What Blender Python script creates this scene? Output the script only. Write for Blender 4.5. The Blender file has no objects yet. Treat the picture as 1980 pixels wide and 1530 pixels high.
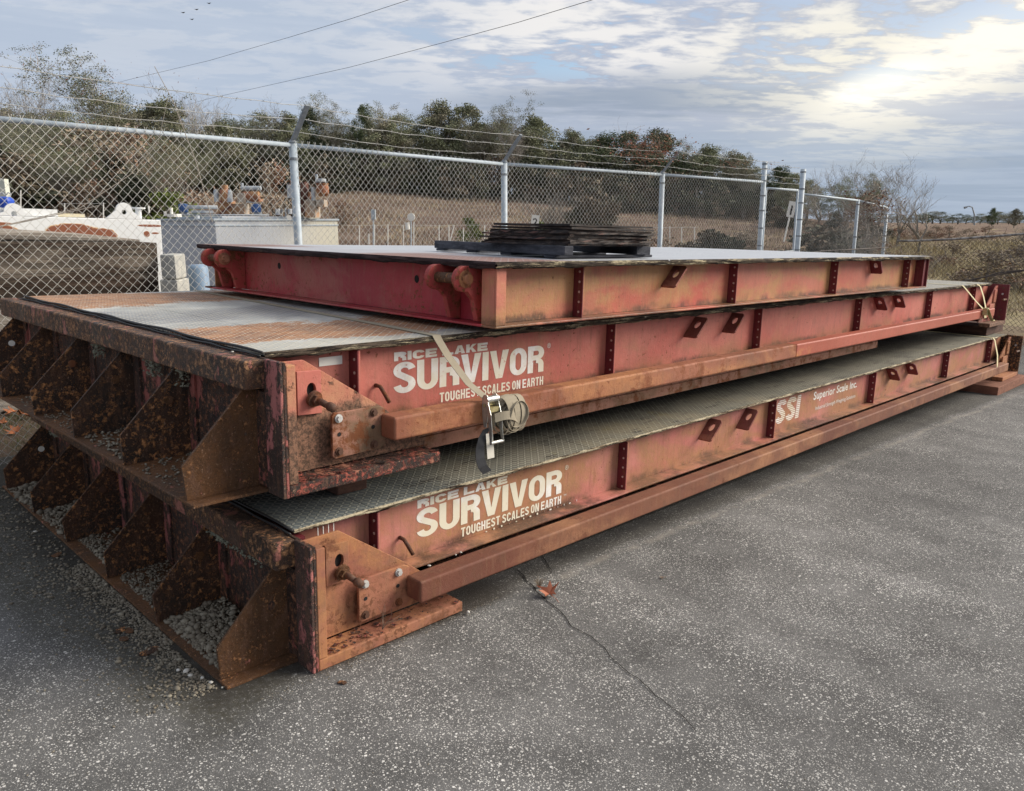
import bpy, bmesh, math, random
import numpy as np
from mathutils import Vector, Matrix, noise as mnoise
R = math.radians
random.seed(7); rng = np.random.default_rng(7)
scene = bpy.context.scene
COL = scene.collection

# ------------------------------------------------------------------ camera
FPX = 1524.3; W0, H0 = 1980.0, 1530.0
CAM = Vector((-1.496, -2.521, 1.7275))
cam_d = bpy.data.cameras.new('camera'); cam = bpy.data.objects.new('camera', cam_d); COL.objects.link(cam)
cam_d.sensor_fit = 'HORIZONTAL'; cam_d.sensor_width = 36; cam_d.lens = 36 * FPX / W0
cam_d.clip_start = .05; cam_d.clip_end = 2000
_y, _p, _r = R(44.533), R(-11.666), R(1.364)
FW = Vector((math.cos(_y) * math.cos(_p), math.sin(_y) * math.cos(_p), math.sin(_p)))
_rt = Vector((math.sin(_y), -math.cos(_y), 0)); _up = _rt.cross(FW)
RT = _rt * math.cos(_r) + _up * math.sin(_r); UP = -_rt * math.sin(_r) + _up * math.cos(_r)
cam.matrix_world = Matrix.Translation(CAM) @ Matrix((RT, UP, -FW)).transposed().to_4x4()
scene.camera = cam

# ------------------------------------------------------------------ world, sun, exposure
SUN_AZ, SUN_EL = R(-34), R(30)
scene.view_settings.view_transform = 'Standard'; scene.view_settings.look = 'None'
scene.view_settings.exposure = 1.0; scene.view_settings.gamma = 1.0
scene.render.engine = 'CYCLES'
scene.cycles.max_bounces = 5; scene.cycles.diffuse_bounces = 3; scene.cycles.glossy_bounces = 2
scene.cycles.transparent_max_bounces = 4
sun_d = bpy.data.lights.new('sun', 'SUN'); sun_d.energy = 2.55; sun_d.angle = R(35); sun_d.color = (1, .92, .80)
sun = bpy.data.objects.new('sun', sun_d); COL.objects.link(sun)
_sd = Vector((math.cos(SUN_AZ) * math.cos(SUN_EL), math.sin(SUN_AZ) * math.cos(SUN_EL), math.sin(SUN_EL)))
sun.rotation_euler = (-_sd).to_track_quat('-Z', 'Y').to_euler(); sun.location = _sd * 30

class NT:
    """small shorthand for shader nodes"""
    def __init__(s, tree): s.t = tree; s.n = tree.nodes; s.l = tree.links
    def node(s, typ, **kw):
        n = s.n.new(typ)
        for k, v in kw.items(): setattr(n, k, v)
        return n
    def put(s, sock, v):
        if isinstance(v, bpy.types.NodeSocket): s.l.new(v, sock)
        elif isinstance(v, (tuple, list)) and len(v) == 3 and sock.type == 'RGBA': sock.default_value = (*v, 1)
        else: sock.default_value = v
    def pos(s):
        if not hasattr(s, '_pos'): s._pos = s.node('ShaderNodeNewGeometry').outputs['Position']
        return s._pos
    def gen(s): return s.node('ShaderNodeTexCoord').outputs['Generated']
    def normal(s): return s.node('ShaderNodeNewGeometry').outputs['Normal']
    def xyz(s, v):
        n = s.node('ShaderNodeSeparateXYZ'); s.put(n.inputs[0], v); return n.outputs[0], n.outputs[1], n.outputs[2]
    def comb(s, x, y, z):
        n = s.node('ShaderNodeCombineXYZ')
        for i, v in enumerate((x, y, z)): s.put(n.inputs[i], v)
        return n.outputs[0]
    def scale(s, v, sc, off=(0, 0, 0)):
        n = s.node('ShaderNodeMapping'); s.put(n.inputs[0], v); n.inputs['Scale'].default_value = sc; n.inputs['Location'].default_value = off
        return n.outputs[0]
    def noise(s, sc=5, det=6, ro=.6, v=None, dist=0, off=None):
        n = s.node('ShaderNodeTexNoise'); v = s.pos() if v is None else v
        if off: v = s.scale(v, (1, 1, 1), (off, off * .7, off * 1.3))
        s.put(n.inputs['Vector'], v); n.inputs['Scale'].default_value = sc; n.inputs['Detail'].default_value = det
        n.inputs['Roughness'].default_value = ro; n.inputs['Distortion'].default_value = dist
        return n.outputs['Fac']
    def voro(s, sc, v=None, feat='F1', out='Distance', rnd=1):
        n = s.node('ShaderNodeTexVoronoi', feature=feat); s.put(n.inputs['Vector'], s.pos() if v is None else v)
        n.inputs['Scale'].default_value = sc; n.inputs['Randomness'].default_value = rnd
        return n.outputs[out]
    def m(s, op, a, b=0., c=0.):
        n = s.node('ShaderNodeMath', operation=op); s.put(n.inputs[0], a); s.put(n.inputs[1], b); s.put(n.inputs[2], c); return n.outputs[0]
    def step(s, v, a, b, o0=0., o1=1.):
        n = s.node('ShaderNodeMapRange', interpolation_type='SMOOTHSTEP'); s.put(n.inputs[0], v)
        s.put(n.inputs[1], a); s.put(n.inputs[2], b); s.put(n.inputs[3], o0); s.put(n.inputs[4], o1); return n.outputs[0]
    def mix(s, f, a, b, mode='MIX'):
        n = s.node('ShaderNodeMix', data_type='RGBA', blend_type=mode); s.put(n.inputs[0], f); s.put(n.inputs[6], a); s.put(n.inputs[7], b); return n.outputs[2]
    def bump(s, h, st=.5, d=.01, nrm=None):
        n = s.node('ShaderNodeBump'); s.put(n.inputs['Height'], h); n.inputs['Strength'].default_value = st; n.inputs['Distance'].default_value = d
        if nrm: s.put(n.inputs['Normal'], nrm)
        return n.outputs[0]
    def hsv(s, c, v=1., sat=1.):
        n = s.node('ShaderNodeHueSaturation'); s.put(n.inputs['Color'], c); s.put(n.inputs['Value'], v); s.put(n.inputs['Saturation'], sat); return n.outputs[0]
    def rnd(s): return s.node('ShaderNodeObjectInfo').outputs['Random']

world = bpy.data.worlds.new('World'); scene.world = world; world.use_nodes = True
T = NT(world.node_tree); T.n.clear()
sky = T.node('ShaderNodeTexSky', sky_type='NISHITA'); sky.sun_disc = False
sky.sun_elevation = SUN_EL; sky.sun_rotation = R(90) - SUN_AZ; sky.air_density = 1.0; sky.dust_density = 1.5
bg1 = T.node('ShaderNodeBackground'); T.put(bg1.inputs[0], sky.outputs[0]); bg1.inputs[1].default_value = .085
d = T.gen(); dx, dy, dz = T.xyz(d)
el = T.m('MAXIMUM', dz, 0.0)
inv = T.m('DIVIDE', 1., T.m('ADD', el, .10))
u = T.m('MULTIPLY', dx, inv); v = T.m('MULTIPLY', dy, inv)
# rows of cloud run across the view direction (about 45 degrees in plan)
a = T.m('ADD', T.m('MULTIPLY', u, .71), T.m('MULTIPLY', v, .71)); b = T.m('SUBTRACT', T.m('MULTIPLY', u, .71), T.m('MULTIPLY', v, .71))
P = T.comb(a, T.m('MULTIPLY', b, .62), 0.)
AZ = T.m('MULTIPLY', T.m('ARCTAN2', dy, dx), 57.29578); EL = T.m('MULTIPLY', T.m('ARCSINE', dz), 57.29578)
def blob(az, el_, ra, re, tilt=0., soft=.6):
    """soft ellipse on the sky, radii in degrees, centred on azimuth az and elevation el_"""
    p = T.m('SUBTRACT', AZ, az); q = T.m('SUBTRACT', EL, el_); c_, s_ = math.cos(R(tilt)), math.sin(R(tilt))
    p2 = T.m('ADD', T.m('MULTIPLY', p, c_), T.m('MULTIPLY', q, s_)); q2 = T.m('SUBTRACT', T.m('MULTIPLY', q, c_), T.m('MULTIPLY', p, s_))
    r2 = T.m('SQRT', T.m('ADD', T.m('POWER', T.m('DIVIDE', p2, ra), 2.), T.m('POWER', T.m('DIVIDE', q2, re), 2.)))
    return T.step(r2, 1. + soft, 1. - soft)
def K(r, g, b_): k = .535; return (r * k, g * k, b_ * k)
cl_big = T.noise(.9, 5, .55, P, .4)
cl_small = T.noise(3.4, 9, .58, P, .30, off=3.1)
cl_fine = T.noise(9.5, 7, .6, P, .25, off=1.7)
streak = T.noise(3., 6, .6, T.comb(T.m('MULTIPLY', a, .30), T.m('MULTIPLY', b, .12), T.m('MULTIPLY', dz, 11.)), .25)
streak2 = T.noise(2.2, 6, .6, T.comb(T.m('MULTIPLY', a, .2), T.m('MULTIPLY', b, .10), T.m('MULTIPLY', dz, 20.)), .25, off=5.)
puff = T.m('ADD', T.m('MULTIPLY', cl_small, .6), T.m('MULTIPLY', cl_fine, .4))
lit = T.step(puff, .45, .58)
right = T.step(AZ, 62., 34.)
base = T.mix(right, K(.445, .52, .64), K(.43, .475, .58))
base = T.mix(T.m('MULTIPLY', T.step(streak, .44, .68), .42), base, K(.56, .62, .72))
base = T.mix(T.m('MULTIPLY', T.step(puff, .48, .56), .22), base, K(.68, .70, .74))
hi_el = T.m('MULTIPLY', T.step(EL, 8., 12.), T.step(AZ, 60., 42., .08, 1.))
base = T.mix(T.m('MULTIPLY', T.m('MULTIPLY', lit, hi_el), .9), base, K(.86, .84, .82))
shade = T.m('MULTIPLY', T.m('MULTIPLY', T.step(puff, .50, .44), hi_el), .5); base = T.mix(shade, base, K(.46, .51, .62))
band1 = T.m('MULTIPLY', blob(38., 8.2, 13., 2.1, -4., .5), T.step(T.m('ADD', streak, T.m('MULTIPLY', cl_small, .3)), .50, .66)); base = T.mix(T.m('MULTIPLY', band1, .85), base, K(.30, .36, .455))
lowz = T.m('MULTIPLY', T.step(EL, 8.5, 5.5), T.step(AZ, 60., 38., .3, 1.)); base = T.mix(T.m('MULTIPLY', lowz, .75), base, K(.38, .46, .57))
base = T.mix(T.m('MULTIPLY', T.m('MULTIPLY', lowz, T.step(streak2, .48, .60)), .6), base, K(.31, .38, .48))
base = T.mix(T.m('MULTIPLY', T.m('MULTIPLY', lowz, T.step(streak2, .44, .36)), .45), base, K(.60, .62, .64))
halo = blob(21., 10.5, 9., 4., 0., .8); base = T.mix(T.m('MULTIPLY', halo, T.step(puff, .44, .56, .25, .95)), base, K(.90, .86, .74))
arm = blob(15., 11.8, 9., 2.0, -22., .7); base = T.mix(T.m('MULTIPLY', arm, T.step(puff, .42, .54, .35, 1.)), base, K(1.05, 1.0, .88))
core = blob(21.3, 9.6, 2.2, .8, -10., .8); base = T.mix(T.m('MULTIPLY', core, T.step(puff, .40, .52, .5, 1.)), base, K(1.4, 1.32, 1.1))
base = T.mix(T.step(EL, 3., -2.), base, K(.50, .57, .68))
gap = T.m('MULTIPLY', T.step(puff, .470, .425), T.m('MULTIPLY', T.step(EL, 9., 11.), T.m('MAXIMUM', blob(41., 13., 9., 4., 0., .7), .45)))
gap = T.m('MULTIPLY', gap, T.m('MULTIPLY', T.step(AZ, 60., 50.), .9))
bg2 = T.node('ShaderNodeBackground'); T.put(bg2.inputs[0], base); bg2.inputs[1].default_value = 1.0
mx = T.node('ShaderNodeMixShader'); T.put(mx.inputs[0], gap); T.l.new(bg2.outputs[0], mx.inputs[1]); T.l.new(bg1.outputs[0], mx.inputs[2])
out = T.node('ShaderNodeOutputWorld'); T.l.new(mx.outputs[0], out.inputs[0])

# ------------------------------------------------------------------ frames
E_R = Vector((.70456, -.70926, .02331)); E_F = Vector((.70919, .70490, .01267)); E_U = Vector((-.02541, .00760, .99965))
def G(r, f, h):            # true level frame through the eye: right, forward, height relative to the eye
    return CAM + E_R * r + E_F * f + E_U * h
def ray(px, py): return (FW * FPX + RT * (px - 990) - UP * (py - 765)).normalized()
def GP(px, py, f):         # the point seen at a pixel, f metres in front
    dd = ray(px, py); return CAM + dd * (f / dd.dot(E_F))
_PT = math.atan((765 - 430) / FPX)
def rh(px, py, f):        # right and height in the level frame of a pixel seen f metres ahead
    h = f * math.tan(math.atan((765 - py) / FPX) - _PT); return (px - 990) / FPX * (f * math.cos(_PT) - h * math.sin(_PT)), h
GROT = Matrix((E_R, E_F, E_U)).transposed()

# ------------------------------------------------------------------ mesh helper
class MB:
    def __init__(s): s.v = []; s.f = []; s.mi = []
    def add(s, vs, fs, mi=0):
        o = len(s.v); s.v += [tuple(p) for p in vs]; s.f += [tuple(i + o for i in f) for f in fs]; s.mi += [mi] * len(fs)
    def box(s, x0, x1, y0, y1, z0, z1, mi=0, M=None):
        vs = [Vector(p) for p in ((x0, y0, z0), (x1, y0, z0), (x1, y1, z0), (x0, y1, z0), (x0, y0, z1), (x1, y0, z1), (x1, y1, z1), (x0, y1, z1))]
        if M: vs = [M @ p for p in vs]
        s.add(vs, [(0, 3, 2, 1), (4, 5, 6, 7), (0, 1, 5, 4), (1, 2, 6, 5), (2, 3, 7, 6), (3, 0, 4, 7)], mi)
    def prism(s, pts, axis, a, b, mi=0):
        """polygon pts (2D) extruded along axis from a to b; pts are the other two coordinates in order"""
        def mk(p, w):
            if axis == 1: return (p[0], w, p[1])
            if axis == 0: return (w, p[0], p[1])
            return (p[0], p[1], w)
        n = len(pts); vs = [mk(p, a) for p in pts] + [mk(p, b) for p in pts]
        fs = [tuple(range(n)), tuple(range(2 * n - 1, n - 1, -1))] + [(i, i + n, (i + 1) % n + n, (i + 1) % n) for i in range(n)]
        s.add(vs, fs, mi)
    def tube(s, pts, rad, n=8, cap=True, mi=0):
        pts = [Vector(p) for p in pts]; k = len(pts); rads = rad if isinstance(rad, (list, tuple)) else [rad] * k
        vs = []; up = Vector((0, 0, 1))
        for i, p in enumerate(pts):
            t = (pts[min(i + 1, k - 1)] - pts[max(i - 1, 0)])
            if t.length < 1e-9: t = Vector((0, 0, 1))
            t.normalize(); a_ = t.cross(up)
            if a_.length < .1: a_ = t.cross(Vector((1, 0, 0)))
            a_.normalize(); b_ = t.cross(a_)
            for j in range(n):
                th = 2 * math.pi * j / n; vs.append(p + (a_ * math.cos(th) + b_ * math.sin(th)) * rads[i])
        fs = [(i * n + j, i * n + (j + 1) % n, (i + 1) * n + (j + 1) % n, (i + 1) * n + j) for i in range(k - 1) for j in range(n)]
        if cap: fs += [tuple(range(n - 1, -1, -1)), tuple(range((k - 1) * n, k * n))]
        s.add(vs, fs, mi)
    def ribbon(s, pts, wid, th=.002, mi=0):
        """flat strap through pts; wid = list/one width vector"""
        pts = [Vector(p) for p in pts]; k = len(pts); vs = []
        for i, p in enumerate(pts):
            w = Vector(wid[i] if isinstance(wid, list) else wid) * .5
            t = (pts[min(i + 1, k - 1)] - pts[max(i - 1, 0)]).normalized(); nn = t.cross(w).normalized() * th * .5
            vs += [p - w - nn, p + w - nn, p + w + nn, p - w + nn]
        fs = [(i * 4 + j, i * 4 + (j + 1) % 4, (i + 1) * 4 + (j + 1) % 4, (i + 1) * 4 + j) for i in range(k - 1) for j in range(4)]
        fs += [(0, 3, 2, 1), tuple((k - 1) * 4 + j for j in range(4))]
        s.add(vs, fs, mi)
    def mesh(s, name):
        me = bpy.data.meshes.new(name); me.from_pydata(s.v, [], s.f); me.validate(); return me
    def build(s, name, mats, parent=None, bev=0, smooth=False, loc=None):
        me = s.mesh(name)
        for m_ in (mats if isinstance(mats, (list, tuple)) else [mats]): me.materials.append(m_)
        if isinstance(mats, (list, tuple)) and len(mats) > 1 and len(me.polygons) == len(s.mi): me.polygons.foreach_set('material_index', s.mi)
        if smooth: me.polygons.foreach_set('use_smooth', [True] * len(me.polygons))
        bm = bmesh.new(); bm.from_mesh(me); bmesh.ops.recalc_face_normals(bm, faces=bm.faces); bm.to_mesh(me); bm.free()
        o = bpy.data.objects.new(name, me); COL.objects.link(o)
        if parent: o.parent = parent
        if loc: o.location = loc
        if bev:
            b_ = o.modifiers.new('bevel', 'BEVEL'); b_.width = bev; b_.segments = 2; b_.limit_method = 'ANGLE'; b_.harden_normals = False
        return o
def fast_mesh(name, verts, faces, mats, parent=None, mi=None, kind=None):
    """numpy quads or tris straight into a mesh"""
    me = bpy.data.meshes.new(name); nv, (nf, k) = len(verts), faces.shape
    me.vertices.add(nv); me.vertices.foreach_set('co', np.asarray(verts, dtype=np.float32).ravel())
    me.loops.add(nf * k); me.loops.foreach_set('vertex_index', faces.astype(np.int32).ravel())
    me.polygons.add(nf); me.polygons.foreach_set('loop_start', np.arange(0, nf * k, k, dtype=np.int32))
    for m_ in (mats if isinstance(mats, (list, tuple)) else [mats]): me.materials.append(m_)
    if mi is not None: me.polygons.foreach_set('material_index', np.asarray(mi, dtype=np.int32))
    me.update(calc_edges=True); me.validate()
    o = bpy.data.objects.new(name, me); COL.objects.link(o)
    if parent: o.parent = parent
    if kind: o['kind'] = kind
    return o
def tag(o, label=None, cat=None, group=None, kind=None):
    for k, v_ in (('label', label), ('category', cat), ('group', group), ('kind', kind)):
        if v_: o[k] = v_
    return o
def empty(name, label, cat, loc=(0, 0, 0), rot=(0, 0, 0), group=None):
    o = bpy.data.objects.new(name, None); COL.objects.link(o); o.location = loc; o.rotation_euler = rot; o.empty_display_size = .1
    return tag(o, label, cat, group)
def dup(o, parent=None, loc=None):
    c = o.copy(); COL.objects.link(c)
    if parent: c.parent = parent
    if loc: c.location = loc
    for ch in list(o.children):
        k_ = ch.copy(); COL.objects.link(k_); k_.parent = c
    return c

# ------------------------------------------------------------------ materials
def material(name, fn):
    m_ = bpy.data.materials.new(name); m_.use_nodes = True; t = NT(m_.node_tree); t.n.clear()
    bs = t.node('ShaderNodeBsdfPrincipled'); o = t.node('ShaderNodeOutputMaterial'); t.l.new(bs.outputs[0], o.inputs[0])
    r = fn(t)
    for k, v_ in r.items(): t.put(bs.inputs[{'c': 'Base Color', 'r': 'Roughness', 'n': 'Normal', 'm': 'Metallic', 's': 'Specular IOR Level', 't': 'Transmission Weight'}[k]], v_)
    return m_
def painted(name, c1, c2, ochre=None, och=(.5, .7), rust=(.62, .68), rc=((.10, .035, .018), (.25, .09, .035)), spots=.0, streak=0., sc=1., dirt=.0, rough=.55, seed=0., specks=.0, foot=None):
    def fn(t):
        z3 = t.scale(t.pos(), (3.5, 3.5, .5)); 
        big = t.noise(1.3 * sc, 5, .6, off=seed + 1.); col = t.mix(t.step(big, .35, .65), c1, c2)
        if ochre:
            o_ = t.noise(1.7 * sc, 7, .62, t.scale(t.pos(), (.8, 1, 1.5)), .6, off=seed + 5.)
            fine = t.noise(26, 4, .7, z3, off=seed)
            col = t.mix(t.m('MULTIPLY', t.step(o_, och[0], och[1]), t.step(fine, .25, .7, .55, 1.)), col, ochre)
        if streak:
            st_ = t.noise(9, 5, .65, z3, off=seed + 8.); col = t.mix(t.m('MULTIPLY', t.step(st_, .52, .75), streak), col, (.16, .07, .035))
        if dirt:
            dn = t.noise(5, 8, .7, off=seed + 12.); col = t.mix(t.m('MULTIPLY', t.step(dn, .45, .7), dirt), col, (.10, .07, .05))
        rn = t.noise(4.5 * sc, 12, .72, off=seed + 2.); rcol = t.mix(t.noise(30, 6, .7, off=seed), rc[0], rc[1])
        rm = t.step(rn, rust[0], rust[1])
        if spots:
            sp = t.noise(38, 6, .65, off=seed + 4.); lo = t.noise(2.5, 3, .5, off=seed + 9.)
            rm = t.m('MAXIMUM', rm, t.m('MULTIPLY', t.step(sp, .66 - spots * .12, .70 - spots * .12), t.step(lo, .40, .6)))
        if specks:
            rm = t.m('MAXIMUM', rm, t.m('MULTIPLY', t.step(t.noise(120, 4, .7, off=seed + 21.), .62, .70), specks))
        col = t.mix(rm, col, rcol)
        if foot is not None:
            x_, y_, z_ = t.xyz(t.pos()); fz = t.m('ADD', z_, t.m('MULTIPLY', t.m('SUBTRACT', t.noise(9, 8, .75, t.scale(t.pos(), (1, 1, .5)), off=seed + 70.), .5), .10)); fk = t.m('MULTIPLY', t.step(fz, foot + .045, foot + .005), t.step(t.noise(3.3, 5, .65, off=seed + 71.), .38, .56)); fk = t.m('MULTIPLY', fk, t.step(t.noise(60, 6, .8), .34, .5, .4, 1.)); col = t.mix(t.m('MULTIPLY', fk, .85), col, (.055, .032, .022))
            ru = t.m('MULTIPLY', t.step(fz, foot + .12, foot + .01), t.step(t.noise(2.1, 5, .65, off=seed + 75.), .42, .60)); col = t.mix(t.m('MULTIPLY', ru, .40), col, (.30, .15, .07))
        run = t.noise(46, 6, .7, t.scale(t.pos(), (1, 1, .07)), off=seed + 40.); col = t.mix(t.m('MULTIPLY', t.step(run, .53, .62), .22), col, (.26, .14, .08))
        mott = t.noise(16, 9, .78, off=seed + 50.); col = t.mix(t.m('MULTIPLY', t.step(mott, .52, .62), .22), col, t.hsv(col, .62)); col = t.mix(t.m('MULTIPLY', t.step(mott, .46, .38), .20), col, t.hsv(col, 1.22, .9))
        chip = t.m('MULTIPLY', t.step(t.noise(75, 7, .75, off=seed + 60.), .655, .675), .85); col = t.mix(chip, col, (.085, .035, .022)); rm = t.m('MAXIMUM', rm, chip)
        h = t.m('ADD', t.m('MULTIPLY', rm, -.5), t.noise(60, 8, .7, off=seed))
        return dict(c=col, r=t.m('ADD', t.m('MULTIPLY', rm, .3), rough), n=t.bump(h, .55, .004), s=.35)
    return material(name, fn)
M = {}
SAL, SAL2, OCH, RED, MAR = (.56, .185, .135), (.50, .115, .10), (.46, .235, .10), (.36, .045, .045), (.20, .022, .028)
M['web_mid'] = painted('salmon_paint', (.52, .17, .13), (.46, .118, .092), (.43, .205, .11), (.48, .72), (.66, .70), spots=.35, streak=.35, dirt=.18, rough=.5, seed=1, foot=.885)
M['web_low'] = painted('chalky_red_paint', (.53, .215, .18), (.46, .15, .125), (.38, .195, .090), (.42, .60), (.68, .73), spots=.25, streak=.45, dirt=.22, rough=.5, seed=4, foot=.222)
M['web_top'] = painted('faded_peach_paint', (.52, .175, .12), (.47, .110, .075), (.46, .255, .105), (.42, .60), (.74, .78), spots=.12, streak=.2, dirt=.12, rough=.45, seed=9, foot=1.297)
M['shaded_red'] = painted('shaded_red_paint', (.175, .026, .032), (.12, .018, .024), None, rust=(.62, .68), spots=.5, seed=2, rough=.5)  # red paint darkened in colour for the shade on faces towards the near end
M['end_red'] = painted('dull_red_paint', (.40, .035, .045), (.33, .030, .045), (.36, .11, .09), (.46, .62), (.66, .72), spots=.8, streak=.15, seed=3, rough=.45)
M['tube_rust'] = painted('tube_rusty_paint', (.34, .125, .070), (.23, .078, .042), (.42, .18, .075), (.46, .62), (.50, .60), rc=((.16, .05, .025), (.30, .11, .05)), spots=.5, streak=.5, seed=6, rough=.65, specks=.9, dirt=.25)
M['tube_red'] = painted('tube_red_paint', (.42, .115, .075), (.36, .09, .055), (.52, .21, .08), (.58, .66), (.66, .74), spots=.2, streak=.2, seed=16, rough=.5)
M['tube_brown'] = painted('tube_brown_rust', (.22, .088, .050), (.15, .052, .032), (.36, .17, .085), (.45, .66), (.54, .66), rc=((.10, .04, .025), (.22, .085, .045)), spots=.4, streak=.6, seed=26, rough=.7, specks=.9, dirt=.3)
M['corner'] = painted('corner_rusty_salmon', (.50, .19, .12), (.42, .12, .08), (.46, .21, .09), (.45, .62), (.52, .60), rc=((.09, .035, .02), (.24, .09, .035)), spots=.9, sc=2., dirt=.3, seed=7, rough=.7, specks=.8)
M['corner2'] = painted('corner_orange_rust', (.36, .15, .088), (.30, .105, .068), (.42, .19, .08), (.40, .6), (.54, .62), rc=((.10, .042, .025), (.27, .11, .055)), spots=1.0, sc=2., seed=17, rough=.75, specks=1.0, streak=.35, dirt=.45)
M['gray_green'] = painted('mossy_rust', (.30, .16, .10), (.15, .095, .055), (.36, .17, .12), (.40, .55), (.5, .6), spots=.6, sc=2, seed=27, rough=.8, specks=.9, streak=.5)
def corner_mid(t):
    x, y, z = t.xyz(t.pos()); n = t.noise(6, 7, .7, off=3.); zz = t.m('ADD', z, t.m('MULTIPLY', t.m('SUBTRACT', n, .5), .32))
    fine = t.noise(55, 8, .8, off=2.); f2 = t.noise(120, 5, .8, off=5.)
    paint_ = t.mix(t.step(n, .35, .65), (.46, .155, .11), (.50, .24, .14)); paint_ = t.mix(t.step(t.noise(5, 5, .6, off=9.), .5, .62), paint_, (.50, .27, .11))
    grime = t.mix(t.step(fine, .40, .60), (.055, .038, .026), (.26, .135, .085)); grime = t.mix(t.m('MULTIPLY', t.step(f2, .58, .64), .6), grime, (.40, .20, .14))
    k = t.m('MAXIMUM', t.step(zz, 1.05, .98), t.step(t.noise(9, 10, .75, off=6.), .56, .60))
    k = t.m('MULTIPLY', k, t.step(fine, .30, .45, .45, 1.))
    col = t.mix(k, paint_, grime); col = t.mix(t.m('MULTIPLY', t.step(f2, .42, .36), .55), col, (.10, .045, .03))
    return dict(c=col, r=.75, n=t.bump(t.m('ADD', k, fine), .8, .005), s=.3)
M['corner'] = material('corner_salmon_over_grime', corner_mid)
def rust_dark(t, a1=(.024, .013, .008), a2=(.075, .031, .014), fl=(.50, .225, .085), thr=.55, seed=0., paint=None, reg_=(.34, .50), pale=.75):
    n1 = t.noise(3.2, 8, .68, off=seed + 1); col = t.mix(t.step(n1, .35, .65), a1, a2)
    z3 = t.scale(t.pos(), (2.5, 2.5, .6))
    st_ = t.noise(13, 7, .74, z3, off=seed + 3); col = t.mix(t.m('MULTIPLY', t.step(st_, .50, .62), .75), col, (.155, .075, .042))
    reg = t.noise(3.4, 5, .62, off=seed + 6); f = t.noise(34, 10, .80, off=seed + 2)
    fm = t.m('MULTIPLY', t.step(f, thr - .03, thr + .01), t.step(reg, *reg_)); col = t.mix(fm, col, t.mix(t.step(t.noise(50, 4, .7, off=seed + 7), .35, .65), t.hsv(fl, .5), t.hsv(fl, 1.6)))
    f2 = t.noise(110, 5, .8, t.scale(t.pos(), (1, 1, .6)), off=seed + 4); fm2 = t.step(f2, .60, .64); col = t.mix(t.m('MULTIPLY', fm2, pale), col, (.62, .38, .24))
    f3 = t.noise(150, 4, .8, off=seed + 14); col = t.mix(t.m('MULTIPLY', t.step(f3, .50, .40), .6), col, t.hsv(col, .35))
    if paint:
        pm = t.step(t.noise(5.5, 10, .72, t.scale(t.pos(), (1.5, 1.5, .8)), off=seed + 31), paint[1], paint[1] + .02); pm = t.m('MULTIPLY', pm, t.step(t.noise(60, 6, .8, off=seed + 3), .36, .42)); col = t.mix(pm, col, paint[0])
        fm = t.m('MAXIMUM', fm, pm)
    h = t.m('ADD', t.m('MULTIPLY', fm, .6), t.noise(80, 9, .8, off=seed))
    return dict(c=col, r=t.step(n1, .3, .7, .45, .8), n=t.bump(h, 1., .010), s=.45)
M['end_rust'] = material('dark_flaked_rust', lambda t: rust_dark(t))
M['end_wall'] = material('dark_streaked_rust', lambda t: rust_dark(t, (.020, .013, .012), (.055, .032, .025), (.33, .14, .075), .545, 5., ((.36, .11, .09), .565), (.34, .5)))
M['beam'] = material('top_beam_rust', lambda t: rust_dark(t, (.040, .026, .018), (.085, .046, .030), (.36, .18, .085), .53, 9., ((.42, .16, .12), .58), (.34, .5)))
M['gusset'] = material('brown_plate_rust', lambda t: rust_dark(t, (.085, .038, .014), (.175, .072, .022), (.48, .22, .09), .575, 13., ((.48, .19, .13), .63), (.38, .56), .6))
M['flake'] = material('peeling_red_flakes', lambda t: rust_dark(t, (.018, .012, .011), (.050, .026, .020), (.33, .075, .05), .53, 18., ((.38, .16, .10), .56), (.38, .5)))
M['plate_edge'] = material('corner_strip', lambda t: rust_dark(t, (.038, .026, .022), (.080, .046, .036), (.38, .16, .12), .55, 23., ((.46, .16, .145), .535), (.38, .55)))
M['bolt'] = painted('steel_bolt', (.55, .55, .53), (.42, .40, .38), None, rust=(.6, .7), seed=1, rough=.4)
M['bolt_rust'] = painted('rusty_bolt', (.11, .055, .035), (.07, .032, .02), None, rust=(.5, .6), seed=5, rough=.7)
M['lug'] = painted('lug_brown_red', (.24, .075, .055), (.17, .045, .035), (.34, .13, .08), (.5, .62), (.55, .62), spots=.6, sc=2, seed=51, rough=.65)
M['dot'] = material('plug_weld', lambda t: dict(c=(.55, .40, .34), r=.5))
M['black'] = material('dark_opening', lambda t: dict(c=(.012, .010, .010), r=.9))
M['rubber'] = material('black_rubber', lambda t: dict(c=t.mix(t.noise(30), (.012, .012, .013), (.04, .038, .036)), r=.6))

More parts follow.
